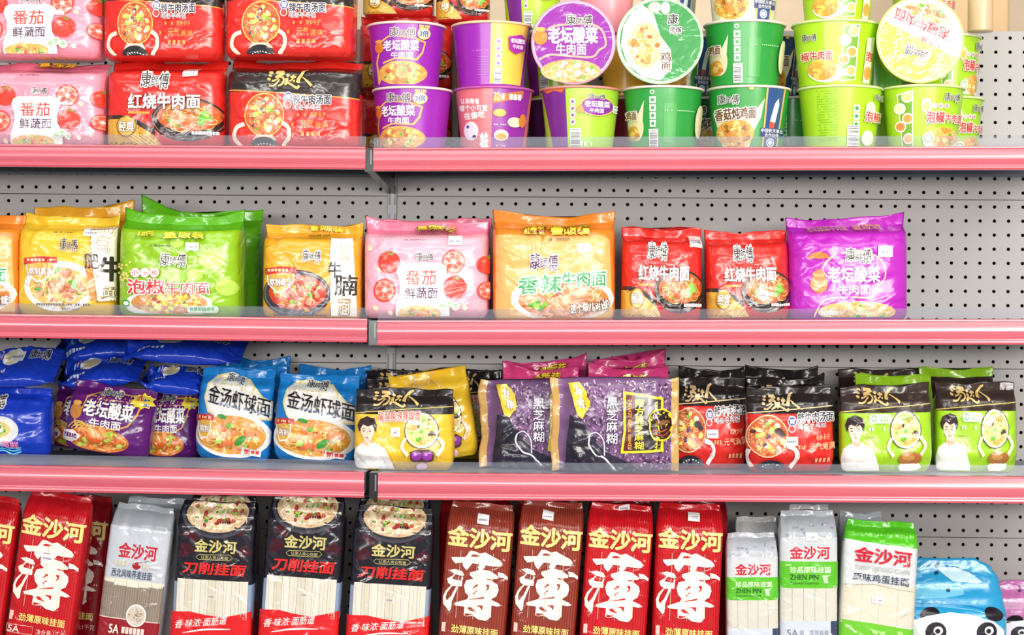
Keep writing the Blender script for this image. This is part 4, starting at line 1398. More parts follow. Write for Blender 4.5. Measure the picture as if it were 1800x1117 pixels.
XL0, XR1 = XM - 1.2, XM + 1.2
for k in range(-4, 1):
    pegboard(XL0, XM - 0.0085, ZS + k * 0.3, ZS + (k + 1) * 0.3, XM - 0.0215)
    pegboard(XM + 0.0085, XR1, ZS + k * 0.3, ZS + (k + 1) * 0.3, XM + 0.0215)
ZT = ZS + 0.3
local(box_mesh('hole_shade_sheet', (XL0, DEP + .03, 0.02), (XR1, DEP + .045, ZT - .004), M['void']), unit)  # sheet added to block light from behind and keep the peg holes dark
for x in (XL0 - .015, XM, XR1 + .015):
    up = local(box_mesh('upright', (x - .008, DEP - .004, 0), (x + .008, DEP + .03, ZT), M['upright']), unit)
    if x == XM:
        sl = np.concatenate([[(x + dx - .0017, DEP - .0046, z), (x + dx + .0017, DEP - .0046, z), (x + dx + .0017, DEP - .0046, z + .034), (x + dx - .0017, DEP - .0046, z + .034)] for dx in (-.0048, .0048) for z in np.arange(0.3, ZT - .05, .05)])
        s_ = mesh_obj('slot_pattern', sl, np.arange(len(sl), dtype=np.int32).reshape(-1, 4), M['dark'], up, smooth=False)
local(box_mesh('plinth', (XL0, 0.02, 0), (XR1, DEP, 0.16), M['upright']), unit)

# ---- shelves
RAIL = {  # bay, shelf: (px, rail top, rail bottom) at its two ends
    ('L', 1): ((-60, 253, 293), (643, 258, 298)), ('R', 1): ((657, 260, 303), (1860, 257, 297)),
    ('L', 2): ((-60, 551, 590), (646, 560, 605)), ('R', 2): ((664, 563, 608), (1860, 561, 605)),
    ('L', 3): ((-60, 816, 860), (641, 829, 876)), ('R', 3): ((665, 831, 879), (1860, 838, 884)),
    ('L', 4): ((-60, 1178, 1224), (641, 1194, 1240)), ('R', 4): ((665, 1196, 1242), (1860, 1204, 1250)),
}
SHELF = {}
LIPH = 0.0165


def shelf_z(bay, s, x):
    x0, z0, x1, z1 = SHELF[bay, s]
    return z0 + (x - x0) / (x1 - x0) * (z1 - z0)


NTH = {1: 'top', 2: 'second', 3: 'third', 4: 'bottom'}
CARRY = {('L', 1): 'top shelf carrying the pink, red and black noodle multipacks, grey with pink price rail',
         ('R', 1): 'top shelf carrying the noodle cups, grey with pink price rail',
         ('L', 2): 'shelf under the pink and red multipacks, holding the big lime and yellow ones',
         ('R', 2): 'shelf under the noodle cups, with orange, red and purple multipacks on it',
         ('L', 3): 'shelf with the blue and sky-blue noodle packets, deep pink price rail',
         ('R', 3): 'shelf with the purple sesame bags and white-shirt portrait packets, pink price rail',
         ('L', 4): 'low shelf under the black and grey dried noodle packs',
         ('R', 4): 'low shelf under the red and white-green dried noodle packs'}
for (bay, s), (e0, e1) in RAIL.items():
    a0, a1 = at(e0[0], e0[1], 0), at(e1[0], e1[1], 0)
    k = (a1.z - a0.z) / (a1.x - a0.x)
    if bay == 'L':
        a0 = Vector((a1.x - 1.195, 0, a1.z - 1.195 * k))
    else:
        a1 = Vector((a0.x + 1.195, 0, a0.z + 1.195 * k))
    h = (at(e0[0], e0[1], 0).z - at(e0[0], e0[2], 0).z + at(e1[0], e1[1], 0).z - at(e1[0], e1[2], 0).z) / 2
    SHELF[bay, s] = (a0.x, a0.z - .0015, a1.x, a1.z - .0015)
    sh = empty('shelf', ((a0.x + a1.x) / 2, DEP / 2, (a0.z + a1.z) / 2), CARRY[bay, s], 'shelf', 'steel shelves with pink price rails')

    def prism(name, prof, material, x0, x1, smooth=False, closed=True):
        """A profile of (y, z below the rail top) run along the shelf."""
        n = len(prof)
        V = []
        for X in (x0, x1):
            zt = a0.z + (X - a0.x) / (a1.x - a0.x) * (a1.z - a0.z)
            V += [(X, y, zt + z) for y, z in prof]
        Fc = [(i, n + i, n + (i + 1) % n, (i + 1) % n) for i in range(n if closed else n - 1)]
        if closed:
            Fc += [tuple(range(n)), tuple(range(2 * n - 1, n - 1, -1))]
        o = mesh_obj(name, V, Fc, material, smooth=False)
        if smooth:
            o.data.polygons.foreach_set('use_smooth', [i < smooth for i in range(len(o.data.polygons))])
        return local(o, sh)
    prism('deck', [(0.004, -.0015), (DEP - .006, -.0015), (DEP - .006, -.022), (DEP - .02, -.022), (DEP - .02, -.004), (0.02, -.004), (0.02, -.034), (0.004, -.034)], M['deck'], a0.x, a1.x)
    q = h
    face = [(-.0035 - .0032 * math.sin(t * math.pi) ** 1.0 + .0012 * t, -.14 * q - .66 * q * t) for t in np.linspace(0, 1, 11)]
    prism('price_rail', [(.0038, 0), (-.003, 0), (-.0062, -.03 * q), (-.0062, -.075 * q), (-.003, -.10 * q)] + face + [(-.0025, -.83 * q), (-.0064, -.87 * q), (-.0068, -.93 * q), (-.005, -.965 * q), (-.0072, -q), (.0038, -q)], M['pink'], a0.x, a1.x)
    prism('clear_lip', [(.0045, LIPH), (.0030, LIPH + .0006), (-.0002, .001), (.0012, .0004)], M['lip'], a0.x, a1.x - .0)
    for X in ((a1.x - .004) if bay == 'L' else (a0.x - .0145),):
        if bay == 'R':
            prism('bracket', [(0.001, -.0005), (DEP - .01, -.0005), (DEP - .01, -.05), (.05, -q * .98), (0.001, -q)], M['dark'], X, X + .0135)
            prism('bracket_edge', [(-.0004, -.004), (.0009, -.004), (.0009, -.7 * q), (-.0004, -.7 * q)], M['upright'], X + .009, X + .0115)

# ------------------------------------------------------------------ builders of things
SEAL = {}


def quad_art(b, x0, y0, x1, y1, slope=0.0):
    st = Art(*b)
    st.z = 24
    st.rect(x0, y0, x1, y1, (250, 250, 247), slope)
    st.dashes(x0 + 3, y0 + (y1 - y0) * .42 + slope * 8, x1 - 3, y0 + (y1 - y0) * .66 + slope * 8, (150, 150, 170), 5, .8)
    return st


def pack(name, kind, box, Y, label, cat, group, D, zones, design=None, dv=0, bay=None, s=None, z=None, tilt=0, yaw=0, lean=0,
         ears=(0, 0, 0), fold=0.0, seed=1, stickers=(), rot=0, seal=None, crease=1.0, mat_='film', up=0.0):
    px0, py0, px1, py1 = box
    cx = (px0 + px1) / 2
    Yc = Y + D / 2
    W = (at(px1, (py0 + py1) / 2, Y) - at(px0, (py0 + py1) / 2, Y)).length
    X = at(cx, py1, Yc).x
    zb = z if z is not None else (shelf_z(bay, s, X) if s else at(cx, py1, Y).z)
    H = at(cx, py0, Yc).z - zb
    if kind == 'pillow' and rot:
        bag = Bag(kind, H, W, D, seed, ears, 1, crease, fold=fold)
    else:
        bag = Bag(kind, W, H, D, seed, ears, 0, crease, fold=fold)
    sl = 0.0
    if z is None and s:
        x0, z0, x1, z1 = SHELF[bay, s]
        sl = -math.degrees(math.atan((z1 - z0) / (x1 - x0)))
    zb += .0012 + up + W / 2 * math.sin(R_(abs(tilt))) * (0.9 if kind != 'stick' else 1.0) + D / 2 * math.sin(R_(abs(lean))) * (.9 if kind != 'pillow' else .5)
    o = empty(name, (X, Yc, zb), label, cat, group)
    o.matrix_world = Matrix.Translation((X, Yc, zb)) @ Matrix.Rotation(R_(yaw), 4, 'Z') @ Matrix.Rotation(R_(tilt + sl), 4, 'Y') @ Matrix.Rotation(R_(-lean), 4, 'X')
    mt = M[mat_]
    if kind in ('brick', 'packet', 'stick'):
        v1 = bag.seal
        bag_mesh(bag, 'wrapper', 0, v1, 38, zones, mt, o, True, False)
        bag_mesh(bag, 'top_seal', v1, 1.0, 7, [(0, seal or zones[-1][1])], mt, o, False, True)
    elif kind == 'pillow':
        bag_mesh(bag, 'wrapper', .06, .94, 38, zones, mt, o, False, False)
        bag_mesh(bag, 'end_seal', 0, .06, 4, [(0, seal or zones[0][1])], mt, o, True, False)
        bag_mesh(bag, 'end_seal', .94, 1.0, 5, [(0, seal or zones[0][1])], mt, o, False, True)
    else:
        bag_mesh(bag, 'wrapper', 0, 1.0, 44, zones, mt, o, True, True)
    if design:
        a = design(dv)
        pr = a.build('front_print', bag.front, mt, o, W)
        for st in stickers:
            q = quad_art(a.b, *st)
            q.build('price_sticker', bag.front, M['film'], o, W)
    return o


CUP_H = 0.1035
WOOD = (246, 232, 206)


def cup_parts(o, r, H, col, design, rimcol, lid=None, lidart=None, rb=None, dv=0):
    bag = Bag('cup', 2 * r, H, 2 * r, rb=rb or r * .83)
    bag_mesh(bag, 'cup_body', 0, 1, 14, [(0, col)], M['paper'], o, True, False)
    # rolled rim
    V, Q, n, m = [], [], 48, 8
    for i in range(n):
        t = 2 * math.pi * i / n
        for j in range(m):
            p = 2 * math.pi * j / m
            rr = r + .0012 + .0022 * math.cos(p)
            V.append((rr * math.cos(t), rr * math.sin(t), H - .0022 + .0022 * math.sin(p)))
            Q.append((i * m + j, ((i + 1) % n) * m + j, ((i + 1) % n) * m + (j + 1) % m, i * m + (j + 1) % m))
    mesh_obj('rim', V, Q, M['paper'], o, col=np.tile(lin(rimcol), (len(V), 1)))
    # foil lid, very slightly sunk
    V, Q = [(0, 0, H - .0012)], []
    for k, f in enumerate((.35, .7, 1.0)):
        V += [((r - .0002) * f * math.cos(2 * math.pi * i / n), (r - .0002) * f * math.sin(2 * math.pi * i / n), H - .0012 + .001 * f) for i in range(n)]
    for i in range(n):
        i2 = (i + 1) % n
        Q.append((0, 1 + i, 1 + i2))
        for k in range(2):
            Q.append((1 + k * n + i, 1 + (k + 1) * n + i, 1 + (k + 1) * n + i2, 1 + k * n + i2))
    ld = mesh_obj('foil_lid', V, Q, M['foil'], o, col=np.tile(lin(lid or WOOD), (len(V), 1)))
    if design:
        design(dv).build('side_print', bag.front, M['paper'], o, r)
    if lidart:
        def flat(fx, fy):
            P = np.stack([(fx - .5) * 2 * (r + .002), (fy - .5) * 2 * (r + .002), np.full_like(fx, H + .0002)], -1)
            return P, np.tile([0, 0, 1.0], (len(fx), 1))
        lidart(dv).build('lid_print', flat, M['foil'], o, r)


def cup(px0, px1, tier, Yf, label, col, design=None, rim=(244, 226, 214), yaw=0, name='noodle_cup', lid=None, group='noodle cups on the top shelf', base=None, H=None, rb=None):
    r = (at(px1, 100, Yf + .066) - at(px0, 100, Yf + .066)).length / 2 - .0026
    X = at((px0 + px1) / 2, 100, Yf + .066).x
    H = H or CUP_H
    zb = shelf_z('R', 1, X) + .001 + tier * (CUP_H + .0022)
    o = empty(name, (X, Yf + r, zb), label, 'instant noodle cup', group)
    o.rotation_euler = (0, 0, R_(yaw))
    cup_parts(o, r, H, col, design, rim, lid, rb=rb)
    return o


def lying_cup(cx, cy, rpx, label, col, lidart, rim, roll=0):
    r = rpx * 0.909e-3 * 1.01
    Yf = .034
    c = at(cx, cy, Yf)
    zc = shelf_z('R', 1, c.x) + CUP_H + .0022 + r + .0036
    o = empty('noodle_cup', (c.x, Yf + CUP_H, zc), label, 'instant noodle cup', 'noodle cups on the top shelf')
    o.matrix_world = Matrix.Translation((c.x, Yf + CUP_H, zc)) @ Matrix.Rotation(R_(90), 4, 'X') @ Matrix.Rotation(R_(roll), 4, 'Z')
    cup_parts(o, r, CUP_H, col, None, rim, (250, 246, 236), lidart)
    return o
# ------------------------------------------------------------------ top shelf: multipacks
G1, G2, G3, G4 = 'multipacks stacked on the top shelf', 'multipacks standing on the second shelf', 'noodle packets on the third shelf', 'dried noodle packs on the bottom shelf'
PINK, PINKD = (244, 158, 178), (238, 128, 156)
RED, REDD, BLK = (222, 44, 36), (196, 32, 30), (40, 34, 36)
LIME, LIMED = (148, 198, 32), (98, 184, 24)
YEL, AMB = (240, 196, 50), (240, 172, 44)
ORA, ORAL = (240, 138, 44), (238, 188, 112)
PUR, PURD = (186, 40, 186), (168, 34, 158)
BLU, SKY = (24, 62, 196), (26, 130, 210)
MP, PK, DN = 'noodle_multipack', 'noodle_packet', 'dried_noodle_pack'
CM, CP, CD = 'instant noodle multipack', 'noodle packet', 'dried noodles'


def brick(box, Y, label, zones, design, D=.11, **k):
    return pack(MP, 'brick', box, Y, label, CM, k.pop('group', G2), D, zones, design, **k)


# row 1, stacked two high
brick((-22, 112, 192, 258), .03, 'pink tomato noodle multipack on the top shelf, lower of its stack of two', [(0, PINK)], d_tomato, bay='L', s=1, group=G1, seed=3, seal=PINKD, fold=.02, stickers=[(786, 466, 812, 480)])
brick((-38, -48, 186, 98), .03, 'upper pink tomato noodle multipack, lying on the other pink one beside the red stack', [(0, PINK)], d_tomato, group=G1, seed=4, seal=PINKD, stickers=[(780, 470, 806, 484)])
brick((194, 109, 401, 259), .03, 'red braised beef noodle multipack with gold corner, under a black-banded red one', [(0, RED)], d_beef, bay='L', s=1, group=G1, seed=5, fold=.02, stickers=[(331, 121, 356, 137, -.1)])
brick((187, -50, 399, 101), .03, 'black-banded red noodle multipack on top of the red braised beef multipack', [(0, RED), (.62, BLK), (.9, RED)], d_tang_red, group=G1, seed=6)
brick((403, 108, 638, 261), .03, 'black-banded red noodle multipack at the shelf end, below another of its kind', [(0, RED), (.62, BLK), (.9, RED)], d_tang_red, bay='L', s=1, group=G1, seed=7, fold=.02)
brick((399, -50, 628, 99), .03, 'black-banded red noodle multipack at the shelf end, above another of its kind', [(0, RED), (.62, BLK), (.9, RED)], d_tang_red, group=G1, seed=8)
# red multipacks stacked behind the cups
for i, (x0, x1, y0, y1, lb) in enumerate((
        (634, 796, 160, 258, 'red noodle multipack behind the lower purple cup, bottom one of the stack'),
        (632, 796, 30, 156, 'red noodle multipack behind the upper purple cup at the shelf end'),
        (640, 764, -60, 26, 'red noodle multipack on top of the stack behind the purple cups'),
        (806, 910, 170, 258, 'red noodle multipack behind the pink and purple cup, bottom of its stack'),
        (803, 908, 40, 166, 'red noodle multipack behind the purple cup with a yellow stripe'),
        (768, 862, -60, 36, 'red noodle multipack above the purple cup with a yellow stripe'))):
    zz = None if i % 3 else 1
    brick((x0, y0, x1, y1), .205, lb, [(0, (206, 40, 36))], d_beef, D=.1, group='red multipacks stacked behind the cups', seed=20 + i, bay='R' if zz else None, s=zz)

# row 1: cups, lower tier
CPUR, CLIM, CGRN = (158, 38, 178), (178, 226, 40), (44, 156, 62)
cup(655, 797, 0, .03, 'purple noodle cup standing on the shelf end beside the black and red multipack', CPUR, cup_purple, yaw=-16)
cup(799, 939, 0, .03, 'noodle cup with pink and purple halves standing between two purple cups', (236, 120, 128), cup_pink, rim=(196, 90, 170))
cup(949, 1092, 0, .03, 'lime and purple noodle cup directly under the round purple lid', (176, 222, 60), cup_lime_purple, rim=(226, 150, 140))
cup(1094, 1238, 0, .03, 'green noodle cup with barcode column, under the round white and green lid', CGRN, cup_green, yaw=2)
cup(1243, 1391, 0, .03, 'green noodle cup with blue rocket stripe, below the other upright green cup', CGRN, cup_green_front)
cup(1402, 1553, 0, .03, 'plain lime noodle cup with fine print, under the lime cup with ingredient discs', CLIM, cup_lime_plain, rim=(226, 240, 170))
cup(1550, 1696, 0, .03, 'lime noodle cup with red lettering, under the round lime and white lid', CLIM, cup_lime_front, rim=(226, 240, 170))
# lower tier, second row
cup(924, 1046, 0, .19, 'dark purple noodle cup glimpsed between the pink and the lime-purple cups', (86, 30, 96), cup_purple, yaw=26)
cup(1052, 1172, 0, .19, 'dark red noodle cup glimpsed between the lime-purple and the green cups', (150, 40, 60), None)
cup(1195, 1320, 0, .19, 'dark green noodle cup glimpsed between the two lower green cups', (30, 110, 60), cup_green_front)
cup(1330, 1455, 0, .19, 'green noodle cup behind the cup with a blue rocket stripe', CGRN, cup_green)
cup(1478, 1600, 0, .19, 'lime noodle cup glimpsed between the two lower lime cups', CLIM, None, rim=(226, 240, 170))
cup(1606, 1728, 0, .19, 'lime noodle cup at the very end of the lower row, beside the bare pegboard', CLIM, cup_lime_front, rim=(226, 240, 170), yaw=12)
# upper tier
cup(645, 784, 1, .03, 'purple noodle cup stacked on the purple cup at the shelf end', CPUR, cup_purple)
cup(793, 935, 1, .03, 'purple noodle cup with a yellow stripe, stacked on the pink and purple cup', CPUR, cup_pickle_plain, rim=(246, 216, 170))
cup(1236, 1381, 1, .03, 'green noodle cup stacked on the cup with a blue rocket stripe', CGRN, cup_green, yaw=4)
cup(1391, 1546, 1, .03, 'lime noodle cup with a column of ingredient discs, stacked on the plain lime cup', CLIM, cup_lime, rim=(226, 240, 170))
lying_cup(1008, 70, 71, 'noodle cup lying on its side, round purple lid facing out', CPUR, lid_purple, (226, 160, 200))
lying_cup(1160, 68, 73, 'noodle cup lying on its side, round white and green lid facing out', CGRN, lid_green, (190, 226, 190))
lying_cup(1618, 69, 73, 'noodle cup lying on its side, round lime and white lid facing out', CLIM, lid_lime, (220, 240, 130), roll=168)
# upper tier, second row
cup(920, 1046, 1, .19, 'lime noodle cup behind the purple lid and the yellow-striped cup', CLIM, cup_lime_purple, yaw=-20)
cup(1052, 1146, 1, .19, 'yellow noodle cup behind the purple and the white-green lids', (236, 176, 60), None)
cup(1150, 1262, 1, .19, 'green noodle cup with blue stripe, behind the white and green lid', CGRN, cup_green_front)
cup(1290, 1408, 1, .19, 'dark blue-striped noodle cup behind the upper green and lime cups', (40, 70, 120), cup_green_front, yaw=30)
cup(1478, 1592, 1, .19, 'green noodle cup between the disc-printed lime cup and the lime lid', (110, 190, 60), None)
cup(1604, 1722, 1, .19, 'lime noodle cup behind the lime lid, second one up at the end', CLIM, cup_lime_front, rim=(236, 240, 200), yaw=25)
# third tier, cut by the picture's edge
cup(880, 990, 2, .17, 'lime noodle cup on the third tier, above the purple lid', CLIM, cup_lime_purple)
cup(1012, 1118, 2, .17, 'pink noodle cup on the third tier, between the two round lids', (240, 150, 160), None)
cup(1120, 1228, 2, .17, 'green and blue noodle cup on the third tier, above the white and green lid', (190, 200, 190), cup_green_front)
cup(1238, 1374, 2, .05, 'cream and green noodle cup on the third tier, on the upright green cup', (222, 226, 190), cup_green_front)
cup(1400, 1540, 2, .05, 'lime noodle cup on the third tier, on the cup with ingredient discs', CLIM, cup_lime)
cup(1560, 1680, 2, .19, 'lime noodle cup on the third tier, above the lime and white lid', CLIM, cup_lime_front)
cup(1688, 1738, 2, .17, 'small beige cup with a red tree print, topmost at the end of the shelf', (222, 190, 150), None, name='paper_cup', H=.12, rb=.021)

# ------------------------------------------------------------------ second shelf
brick((-172, 378, 46, 545), .03, 'orange spicy noodle multipack cut off at the edge, beside the white-panelled yellow one', [(0, ORA)], d_orange, bay='L', s=2, seed=30)
brick((56, 366, 236, 548), .16, 'amber noodle multipack standing behind the yellow and the lime multipacks', [(0, AMB)], None, bay='L', s=2, seed=31, ears=(0, 0, .012))
brick((39, 380, 211, 545), .03, 'yellow fatty beef noodle multipack between the orange and the lime ones', [(0, YEL)], d_fatbeef, bay='L', s=2, seed=32, ears=(.006, -.004, .002), stickers=[(161, 402, 187, 416)])
brick((244, 372, 462, 545), .155, 'lime noodle multipack with a tall pointed ear, standing behind the other lime one', [(0, LIMED)], None, bay='L', s=2, seed=33, ears=(.026, -.004, .004), D=.1)
brick((214, 380, 430, 550), .02, 'lime pickled pepper noodle multipack in front, with red lettering', [(0, LIME), (.84, LIMED)], d_pepper, bay='L', s=2, seed=34, ears=(.014, -.003, .010), D=.12, stickers=[(335.7, 421, 358.5, 434)])
brick((464, 398, 640, 545), .03, 'amber beef brisket noodle multipack with white stripe, beside the lime multipacks', [(0, AMB)], d_spicybeef, bay='L', s=2, seed=35, ears=(.002, 0, .003))
brick((672, 388, 868, 548), .15, 'deep pink noodle multipack standing behind the pale pink tomato one', [(0, PINKD)], None, bay='R', s=2, seed=36, ears=(0, 0, .004), D=.1)
brick((641, 397, 862, 560), .02, 'pale pink tomato noodle multipack on the second shelf', [(0, (246, 178, 196)), (.86, PINKD)], d_tomato, bay='R', s=2, up=.0035, seed=37, ears=(.012, 0, .002), D=.12, stickers=[(793, 422, 817, 437)])
brick((864, 378, 1084, 558), .02, 'orange spicy noodle multipack with green lettering, between pink and red ones', [(0, ORA)], d_orange, bay='R', s=2, seed=38, ears=(.008, -.004, .004), D=.13, stickers=[(1016, 425, 1039, 439)])
brick((1092, 402, 1220, 548), .16, 'red noodle multipack standing behind the braised beef one next to the orange pack', [(0, REDD)], None, bay='R', s=2, seed=39, D=.09)
brick((1089, 406, 1232, 550), .03, 'red braised beef noodle multipack next to the orange one on the second shelf', [(0, RED)], d_beef, bay='R', s=2, seed=40, ears=(.003, 0, .002), tilt=1, stickers=[(366, 118, 396, 135)])
brick((1239, 411, 1386, 550), .03, 'red braised beef noodle multipack next to the purple one on the second shelf', [(0, RED)], d_beef, bay='R', s=2, seed=41, ears=(.004, 0, .002), stickers=[(318, 205, 344, 219)], tilt=-1)
brick((1378, 384, 1592, 550), .03, 'bright purple pickled cabbage noodle multipack alone beside the bare pegboard', [(0, PUR)], d_pickle_brick, bay='R', s=2, seed=42, ears=(-.002, -.002, .010), D=.13, stickers=[(1538, 428, 1565, 446)])


# ------------------------------------------------------------------ third shelf
def packet(box, Y, label, zones, design=None, D=.06, name=PK, cat=CP, group=G3, **k):
    return pack(name, 'packet', box, Y, label, cat, group, D, zones, design, **k)


BB = dict(bay='L', s=3)
RB = dict(bay='R', s=3)
packet((-62, 682, 94, 810), .16, 'blue noodle packet standing upright on the shelf, under the lying blue ones', [(0, BLU)], d_blue, seed=50, D=.07, **BB)


def flat_pack(box, Y, label, lean, seed, sticker=(), tilt=0, yaw=0, D=.03, hh=.09):
    px0, py1, px1 = box
    c = at((px0 + px1) / 2, py1, Y)
    W = at(px1, py1, Y).x - at(px0, py1, Y).x
    bag = Bag('pillow', W, hh, D, seed, (0, 0, 0), 1, 2.0)
    o = empty(PK, (c.x, Y + D / 2, c.z), label, CP, 'blue packets lying on each other')
    o.matrix_world = Matrix.Translation((c.x, Y + D / 2, c.z)) @ Matrix.Rotation(R_(yaw), 4, 'Z') @ Matrix.Rotation(R_(tilt), 4, 'Y') @ Matrix.Rotation(R_(-lean), 4, 'X')
    bag.W, bag.H = hh, W
    bag_mesh(bag, 'wrapper', .06, .94, 44, [(0, BLU)], M['film'], o, False, False)
    bag_mesh(bag, 'end_seal', 0, .06, 4, [(0, BLU)], M['film'], o, True, False)
    bag_mesh(bag, 'end_seal', .94, 1.0, 5, [(0, BLU)], M['film'], o, False, True)
    a = d_blue_flat()
    a.build('front_print', bag.front, M['film'], o, W)
    for st in sticker:
        quad_art(a.b, *st).build('price_sticker', bag.front, M['film'], o, W)


flat_pack((-40, 676, 90), .14, 'blue packet with a price sticker lying on the upright blue packet', 56, 51, [(68, 20, 104, 44)], tilt=-2, hh=.1)
flat_pack((96, 630, 246), .25, 'blue packet lying furthest back, behind the other lying blue ones', 55, 53, tilt=-6, hh=.08)
flat_pack((96, 676, 238), .17, 'blue packet lying on the purple packets, beside the upright blue one', 66, 54, tilt=-4)
flat_pack((244, 688, 362), .16, 'blue packet lying on the purple packet beside the sky-blue ones', 66, 56, tilt=4, hh=.08)
flat_pack((212, 634, 418), .165, 'blue packet topmost under the price rail, overhanging the sky-blue packets', 64, 55, tilt=3, hh=.09)
PZ = [(0, (98, 26, 116))]
packet((84, 690, 206, 806), .235, 'purple noodle packet half hidden behind the tilted purple one', PZ, d_pickle, tilt=8, seed=57, **BB)
packet((112, 688, 264, 806), .13, 'tilted purple noodle packet in front of the other purple packets', PZ, d_pickle, tilt=8, seed=58, D=.07, **BB)
packet((246, 690, 352, 806), .20, 'purple noodle packet beside the first sky-blue one, under a lying blue packet', PZ, d_pickle, seed=59, **BB)
SZ = [(0, SKY)]
for x0, x1, y0, Y, lb in ((385, 510, 632, .29, 'sky-blue packet at the very back, behind the sky-blue shrimp packets beside the blue'), (375, 505, 645, .22, 'sky-blue packet just behind the shrimp packet next to the purple one'),
                          (520, 652, 648, .29, 'sky-blue packet furthest back, next to the black-topped packets'), (512, 645, 660, .22, 'sky-blue packet just behind the shrimp packet next to the yellow one')):
    packet((x0, y0, x1, 805), Y, lb, SZ, None, D=.055, seed=int(x0), ears=(.006 if Y > .25 else -.002, -.002, .004), **BB)
packet((343, 652, 477, 815), .14, 'sky-blue shrimp noodle packet next to the purple packet', SZ, d_shrimp, seed=60, tilt=3, D=.07, ears=(-.003, 0, .003), **BB)
packet((479, 664, 626, 820), .125, 'sky-blue shrimp noodle packet next to the yellow portrait packet', SZ, d_shrimp, seed=61, tilt=3, D=.07, ears=(-.003, 0, .003), **BB)
TY = [(0, YEL), (.68, BLK)]
packet((640, 652, 780, 805), .28, 'black-topped yellow packet at the back, behind the front portrait packet', TY, d_tang_yellow, seed=62, D=.05, **RB)
packet((640, 668, 770, 815), .18, 'black-topped yellow packet in the middle of the yellow portrait row', TY, d_tang_yellow, seed=63, D=.05, **RB)
packet((770, 652, 885, 800), .29, 'black-topped yellow packet at the back, nearest the pink packets', TY, d_tang_yellow, seed=64, D=.05, **RB)
packet((702, 662, 846, 812), .13, 'yellow packet turned on its side beside the front yellow portrait packet', [(0, YEL)], d_tang_yellow, seed=65, tilt=-9, D=.05, **RB)
packet((622, 684, 800, 835), .03, 'yellow portrait noodle packet in front, nearest the gap between the shelves', TY, d_tang_yellow, seed=66, D=.07, ears=(.0, 0, -.002), stickers=[(690, 752, 706, 768)], **RB)
PKZ = [(0, (232, 70, 138))]
for x0, x1, y0, Y, lb in ((884, 1034, 634, .28, 'pink noodle packet at the back, behind the sesame bag with more of it covered'), (880, 1020, 648, .2, 'pink packet just behind the sesame bag beside the yellow packets'),
                          (1040, 1172, 630, .28, 'taller pink packet at the back, next to the red and black packets'), (1030, 1178, 648, .2, 'pink packet just behind the sesame bag lying in front')):
    packet((x0, y0, x1, 805), Y, lb, PKZ, d_tomato, D=.055, seed=int(x0), ears=(-.004 if Y > .25 else .012, -.004, .014 if Y > .25 else .002), **RB)
SB = 'sesame_powder_bag'
SES = [(0, (130, 94, 138))]
for i, (b, Y, lb) in enumerate((((842, 668, 1012, 833), .085, 'purple black sesame bag partly covered by the other one, beside the yellow packets'), ((968, 664, 1194, 835), .02, 'purple black sesame bag in front with a tan crimped edge, beside the red packet'))):
    wd = b if i else (842, 668, 1068, 833)
    pack(SB, 'pillow', wd, Y, lb, 'sesame powder', 'black sesame bags', .05, SES, d_sesame, rot=1, seed=70 + i, seal=(206, 164, 96), yaw=-2 if not i else 0, crease=1.2, **RB)
TR = [(0, RED), (.7, BLK)]
for x0, x1, y0, Y, lb in ((1190, 1310, 650, .28, 'black-topped red packet at the back, next to the taller pink packet'), (1306, 1440, 650, .28, 'black-topped red packet at the back, behind the bulging red packet'),
                          (1308, 1452, 664, .18, 'black-topped red packet with a red crest, just behind the bulging one')):
    packet((x0, y0, x1, 805), Y, lb, TR, d_tang_packet, D=.055, seed=int(x0) + 2, ears=(.008 if Y > .25 else -.002, -.003, .004), **RB)
packet((1176, 664, 1312, 820), .1, 'black-topped red packet between the sesame bag and the bulging red packet', TR, d_tang_packet, seed=75, D=.06, stickers=[(1384, 766, 1408, 780)], **RB)
packet((1310, 682, 1466, 832), .03, 'bulging black-topped red packet with a price sticker, in front of three others', TR, d_tang_packet, seed=76, D=.075, tilt=-1, stickers=[(1376, 768, 1400, 784)], ears=(0, 0, .004), **RB)
TG = [(0, (166, 216, 40)), (.70, (60, 46, 42))]
for x0, x1, y0, Y, lb in ((1470, 1622, 652, .28, 'black-topped lime packet at the back, next to the red packets'), (1612, 1748, 650, .27, 'lime packet at the back with a lime flap, behind the end packet'), (1500, 1640, 662, .17, 'lime packet with folded lime top, just behind the tilted portrait packet')):
    packet((x0, y0, x1, 805), Y, lb, TG if x0 != 1500 else [(0, LIME)], d_tang_green if x0 == 1470 else None, D=.055, seed=int(x0) + 3, ears=(.003, 0, .003), seal=None if x0 == 1470 else LIME, **RB)
packet((1474, 680, 1638, 834), .03, 'lime portrait noodle packet next to the red ones', TG, d_tang_green, seed=77, D=.07, tilt=-1, ears=(-.002, 0, .004), **RB)
packet((1640, 674, 1786, 828), .06, 'lime portrait noodle packet at the end, beside the bare pegboard', TG, d_tang_green, seed=78, D=.07, ears=(0, 0, .002), **RB)


# ------------------------------------------------------------------ bottom shelf
def stick(box, Y, label, zones, design=None, D=.05, dv=0, **k):
    return pack(DN, 'stick', box, Y, label, CD, G4, D, zones, design, dv=dv, mat_='stick', crease=.6, **k)


